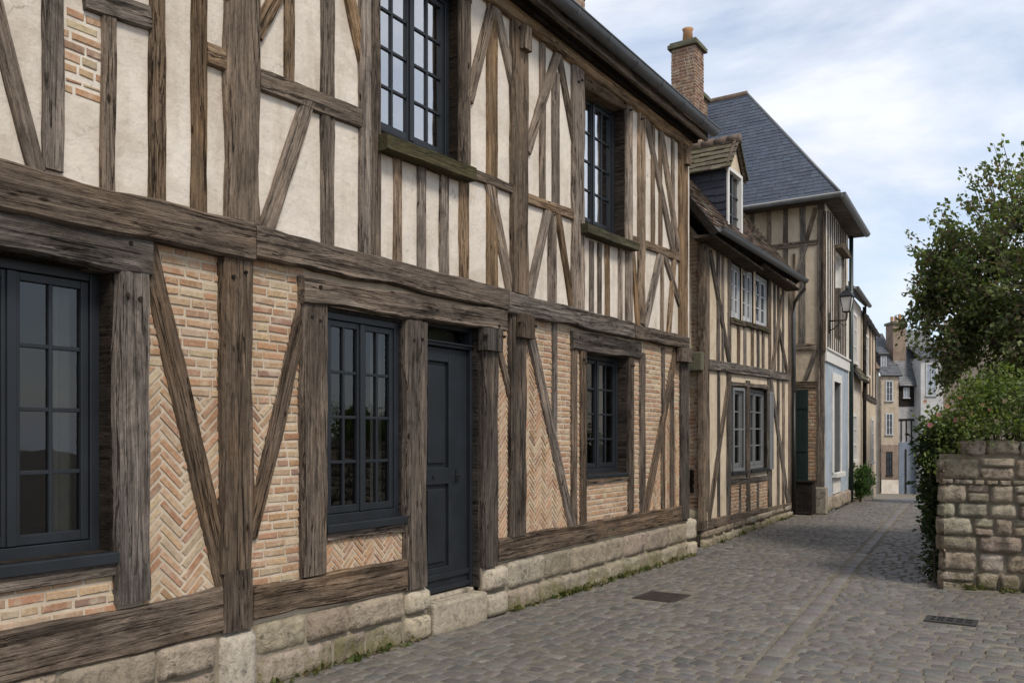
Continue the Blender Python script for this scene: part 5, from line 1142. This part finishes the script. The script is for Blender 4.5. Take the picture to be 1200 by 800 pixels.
# ------------------------------------------------------------------ planting
G1 = [(0.11, 0.15, 0.04), (0.145, 0.19, 0.05), (0.08, 0.115, 0.035), (0.19, 0.215, 0.075), (0.10, 0.128, 0.05)]
GT = [(0.105, 0.135, 0.048), (0.14, 0.175, 0.06), (0.075, 0.10, 0.04), (0.19, 0.215, 0.085), (0.11, 0.132, 0.062), (0.16, 0.115, 0.075)]
GD = [(0.03, 0.05, 0.018), (0.042, 0.066, 0.023), (0.024, 0.04, 0.015), (0.06, 0.08, 0.028)]
tr = empty('garden_tree', (4.6, 13.2, 0), 'leafy dark green tree with a ragged airy crown behind the rubble wall', 'tree')
rs = random.Random(21); tw = MB(); tk = MB(); lp_ = []
base = Vector((4.6, 13.2, 0)); cc = Vector((4.3, 13.1, 3.3)); ER = Vector((2.3, 2.0, 1.82))
tk.tube([base, base+Vector((.02, .03, .8)), base+Vector((-.05, 0, 1.6)), base+Vector((-.02, -.03, 2.3))], [.15, .115, .10, .085], 10)
limbs = []
for k in range(13):
    a = k*2.4+rs.uniform(-.4, .4); el = rs.uniform(0.25, 1.35); d = Vector((math.cos(a)*math.cos(el), math.sin(a)*math.cos(el), math.sin(el)))
    p0 = base+Vector((-.03, 0, rs.uniform(1.3, 2.3))); p3 = cc+Vector((d.x*ER.x, d.y*ER.y, (d.z*1.2-0.35)*ER.z))*rs.uniform(0.55, 0.8)
    p1 = p0.lerp(p3, .35)+Vector((0, 0, .15)); p2 = p0.lerp(p3, .7)+Vector((rs.uniform(-.15, .15), rs.uniform(-.15, .15), .12))
    tk.tube([p0, p1, p2, p3], [.05, .036, .024, .012], 6); limbs.append((p0, p1, p2, p3))
def crown_r(d): return 0.92+0.26*mnoise.noise((d.x*1.7+3, d.y*1.7, d.z*1.7))+0.14*mnoise.noise((d.x*4.1, d.y*4.1+7, d.z*4.1))
for k in range(1350):
    while True:
        d = Vector((rs.gauss(0, 1), rs.gauss(0, 1), rs.gauss(0, 1))).normalized()
        if d.z > -0.95: break
    rad = crown_r(d)*(rs.random()**0.38)
    tip = cc+Vector((d.x*ER.x, d.y*ER.y, d.z*ER.z))*rad
    if tip.z < 1.65: continue
    lm = min(limbs, key=lambda l: min((q-tip).length for q in l[1:])); st = min(lm[1:], key=lambda q: (q-tip).length)
    st = st.lerp(tip, max(0.0, 1-1.0/max(0.3, (tip-st).length)))
    mid = st.lerp(tip, .55)+Vector((rs.uniform(-.1, .1), rs.uniform(-.1, .1), rs.uniform(-.02, .1)))
    tw.tube([st, mid, tip], [.009, .006, .003], 3, cap=False)
    nl = rs.randint(38, 60)
    for i in range(nl):
        u = rs.random()**0.7; q = st.lerp(mid, u*2) if u < .5 else mid.lerp(tip, u*2-1)
        q = q+Vector((rs.gauss(0, .055), rs.gauss(0, .055), rs.gauss(0, .05))); dd = (tip-st).normalized()*0.6+d*0.4
        lp_.append((q, dd))
for k in range(150):                                     # long thin shoots standing out of the crown
    a = rs.uniform(0, 2*math.pi); el = rs.uniform(-.1, 1.45); d = Vector((math.cos(a)*math.cos(el), math.sin(a)*math.cos(el), math.sin(el)))
    st = cc+Vector((d.x*ER.x, d.y*ER.y, d.z*ER.z))*crown_r(d)*0.85; tip = st+(d*0.8+Vector((0, 0, .35)))*rs.uniform(.25, .6); mid = st.lerp(tip, .5)+Vector((0, 0, .04))
    tw.tube([st, mid, tip], [.007, .005, .002], 3, cap=False)
    for i in range(rs.randint(22, 40)):
        u = rs.random()**.8; q = st.lerp(mid, u*2) if u < .5 else mid.lerp(tip, u*2-1); lp_.append((q+Vector((rs.gauss(0, .03),)*3), d))
tk.build('trunk', M['bark'], tr, True); tw.build('twigs', M['bark'], tr); leaves('crown', lp_, M['leaf'], tr, 0.064, GT, 3)
# roses on top of the wall
rb = empty('rose_bush', WR.P(0.8, 1.4, -.5), 'bushy rose with pink and apricot blooms spilling over the garden wall', 'rose bush')
rs = random.Random(8); pts = []; st_ = MB()
for k in range(380):
    s = rs.uniform(-0.10, 3.0); top = 1.95+0.25*math.sin(s*2.1+.4)+(0.12 if s > .6 else 0); z = rs.uniform(1.52 if s < .3 else 1.60, top); c = -0.28+rs.gauss(0, .22)+(0.13 if z < 1.7 else 0)
    if s < 0.25: z = rs.uniform(1.25, 1.85); c = -0.22+rs.gauss(0, .2)
    p = WR.P(s, z, c); b_ = WR.P(s+rs.uniform(-.2, .2), 1.35, -0.5); st_.tube([b_, b_.lerp(p, .6)+Vector((0, 0, .05)), p], [.006, .004, .002], 3, cap=False)
    d = Vector((rs.gauss(0, .6), -.6+rs.gauss(0, .4), .6+rs.gauss(0, .4)))
    for i in range(38): pts.append((p+Vector((rs.gauss(0, .075), rs.gauss(0, .075), rs.gauss(0, .07))), d))
leaves('foliage', pts, M['leaf'], rb, 0.048, G1+[(0.14, 0.16, 0.05)], 5); st_.build('stems', M['bark'], rb)
PK = [((0.6, 0.27, 0.25), 3), ((0.64, 0.38, 0.29), 3), ((0.55, 0.22, 0.25), 2), ((0.68, 0.5, 0.42), 2)]
BLOOM = [(0.333, 1.862), (0.188, 1.782), (0.261, 1.791), (0.396, 1.726), (0.365, 1.69), (-0.057, 1.729), (-0.107, 1.988), (0.107, 1.929), (0.506, 1.887), (0.569, 1.761), (0.646, 1.974), (0.738, 1.848), (0.444, 1.942), (0.026, 1.839), (0.229, 2.018)]
for (s, z) in BLOOM:
    ctr = WR.P(s, z, 0.06+rs.uniform(-.03, .05)); mb = MB(); col = pick(PK, rs); r = rs.uniform(.020, .034)
    for ring_, (nn2, rr, hz) in enumerate(((6, 1.0, -.3), (5, .75, .1), (4, .45, .4))):
        for k in range(nn2):
            a = 2*math.pi*k/nn2+ring_*.5; dx = Vector((math.cos(a), 0, math.sin(a))); dn_ = Vector((-math.sin(a), 0, math.cos(a))); o = ctr+Vector((0, -r*hz, 0))
            mb.add([o, o+dx*r*rr*.6+dn_*r*.5*rr+Vector((0, -r*.25, 0)), o+dx*r*rr+Vector((0, -r*.1, 0)), o+dx*r*rr*.6-dn_*r*.5*rr+Vector((0, -r*.25, 0))], [(0, 1, 2, 3)], tuple(x*(1-.12*ring_) for x in col))
    mb.build('bloom', M['petal'], rb)
# creeper on the lane side of the wall
iv = empty('creeper', (3.0, 11, 0), 'dark creeper hanging down the lane side of the garden wall corner', 'creeper')
rs = random.Random(9); pts = []
for k in range(420):
    y = 10.42+rs.random()**1.6*5; z = rs.uniform(0.0, 1.75)**1.0; th = (0.03+0.06*max(0, z-.3)/1.4)
    if z < .55 and rs.random() < .75: continue
    p = Vector((3.13-abs(rs.gauss(0, th)), y, z)); d = Vector((-.8, -.3, -.2))
    for i in range(24): pts.append((p+Vector((rs.gauss(0, .05), rs.gauss(0, .07), rs.gauss(0, .07))), d))
leaves('foliage', pts, M['leaf'], iv, 0.06, GD, 6, up=-.5)
st_ = MB()
for k in range(9): y = 10.4+k*.5; st_.tube([(3.12, y, 0), (3.1, y+.1, .6), (3.08, y-.05, 1.2), (3.1, y+.1, 1.6)], [.014, .011, .009, .006], 5)
st_.build('stems', M['bark'], iv)
# clipped bush by the blue house
bs_ = empty('shrub', (0.05, 22.3, 0), 'round bright green shrub on the pavement past the pale blue house front', 'shrub')
rs = random.Random(10); pts = []; bc = Vector((0.02, 22.3, 0.52))
for k in range(170):
    d = Vector((rs.gauss(0, 1), rs.gauss(0, 1), rs.gauss(0, 1))).normalized(); p = bc+Vector((d.x*.30, d.y*.30, d.z*.40))*(rs.random()**.35)
    for i in range(16): pts.append((p+Vector((rs.gauss(0, .04), rs.gauss(0, .04), rs.gauss(0, .04))), d))
leaves('foliage', pts, M['leaf'], bs_, 0.055, [(0.05, 0.1, 0.02), (0.07, 0.13, 0.03), (0.035, 0.07, 0.018)], 7)
mb = MB(); mb.tube([(0.02, 22.3, 0), (0.02, 22.3, .35)], [.03, .02], 6); mb.build('trunk', M['bark'], bs_)
# distant trees over the roofs
for i, (s, z, r) in enumerate(((0.9, 7.6, 1.5), (2.0, 7.4, 1.3))):
    p0 = WF.P(s*1.35, 0, -32); zz = 9.6-i*.25
    t = empty('distant_tree', (p0.x, p0.y, -2), ['taller of two green treetops showing above the slate roof at the lane end', 'lower of two green treetops beside the brick chimney at the lane end'][i], 'tree', 'treetops beyond the lane end')
    pts = []; rs = random.Random(30+i)
    for k in range(220):
        d = Vector((rs.gauss(0, 1), rs.gauss(0, 1), rs.gauss(0, 1))).normalized(); p = Vector((p0.x, p0.y, zz-2.2))+Vector((d.x*r*1.3, d.y*r*1.3, d.z*2.4))*(rs.random()**.4)
        for q in range(8): pts.append((p+Vector((rs.gauss(0, .25), rs.gauss(0, .25), rs.gauss(0, .2))), d))
    leaves('crown', pts, M['leaf'], t, 0.4, [(0.07, 0.11, 0.025), (0.1, 0.14, 0.035), (0.05, 0.08, 0.02)], 8+i)
    mb = MB(); mb.tube([(p0.x, p0.y, -2), (p0.x, p0.y, zz-2)], [.25, .12], 7); mb.build('trunk', M['bark'], t)
# weeds and grass along the foot of the walls
rs = random.Random(40); pts = []
for k in range(150):
    r_ = rs.random()
    if r_ < .55: y = rs.uniform(6.6, 11.0); p = Vector((0.075+abs(rs.gauss(0, .02)), y, 0.0)); n_ = rs.randint(3, 14) if 7.2 < y < 9.6 else rs.randint(2, 6)
    elif r_ < .68: y = rs.uniform(3.6, 5.1); p = Vector((0.08, y, 0.0)); n_ = rs.randint(2, 5)
    elif r_ < .8: y = rs.uniform(12.3, 17.6); p = W2.P(y-12, 0, .09); n_ = rs.randint(2, 7)
    else: s = rs.uniform(0.25, 2.5); p = WR.P(s, 0, .09+abs(rs.gauss(0, .04))); n_ = rs.randint(5, 14)
    for i in range(n_): pts.append((p+Vector((rs.gauss(0, .02), rs.gauss(0, .03), -.005)), Vector((rs.gauss(0, .35), rs.gauss(0, .35), 1.0))))
w = leaves('weeds', pts, M['leaf'], None, 0.06, [(0.09, 0.1, 0.03), (0.07, 0.09, 0.025), (0.14, 0.125, 0.055), (0.16, 0.13, 0.07)], 12, up=.6)
stuff(w, 'tufts of grass and weeds along the foot of the walls', 'weeds')
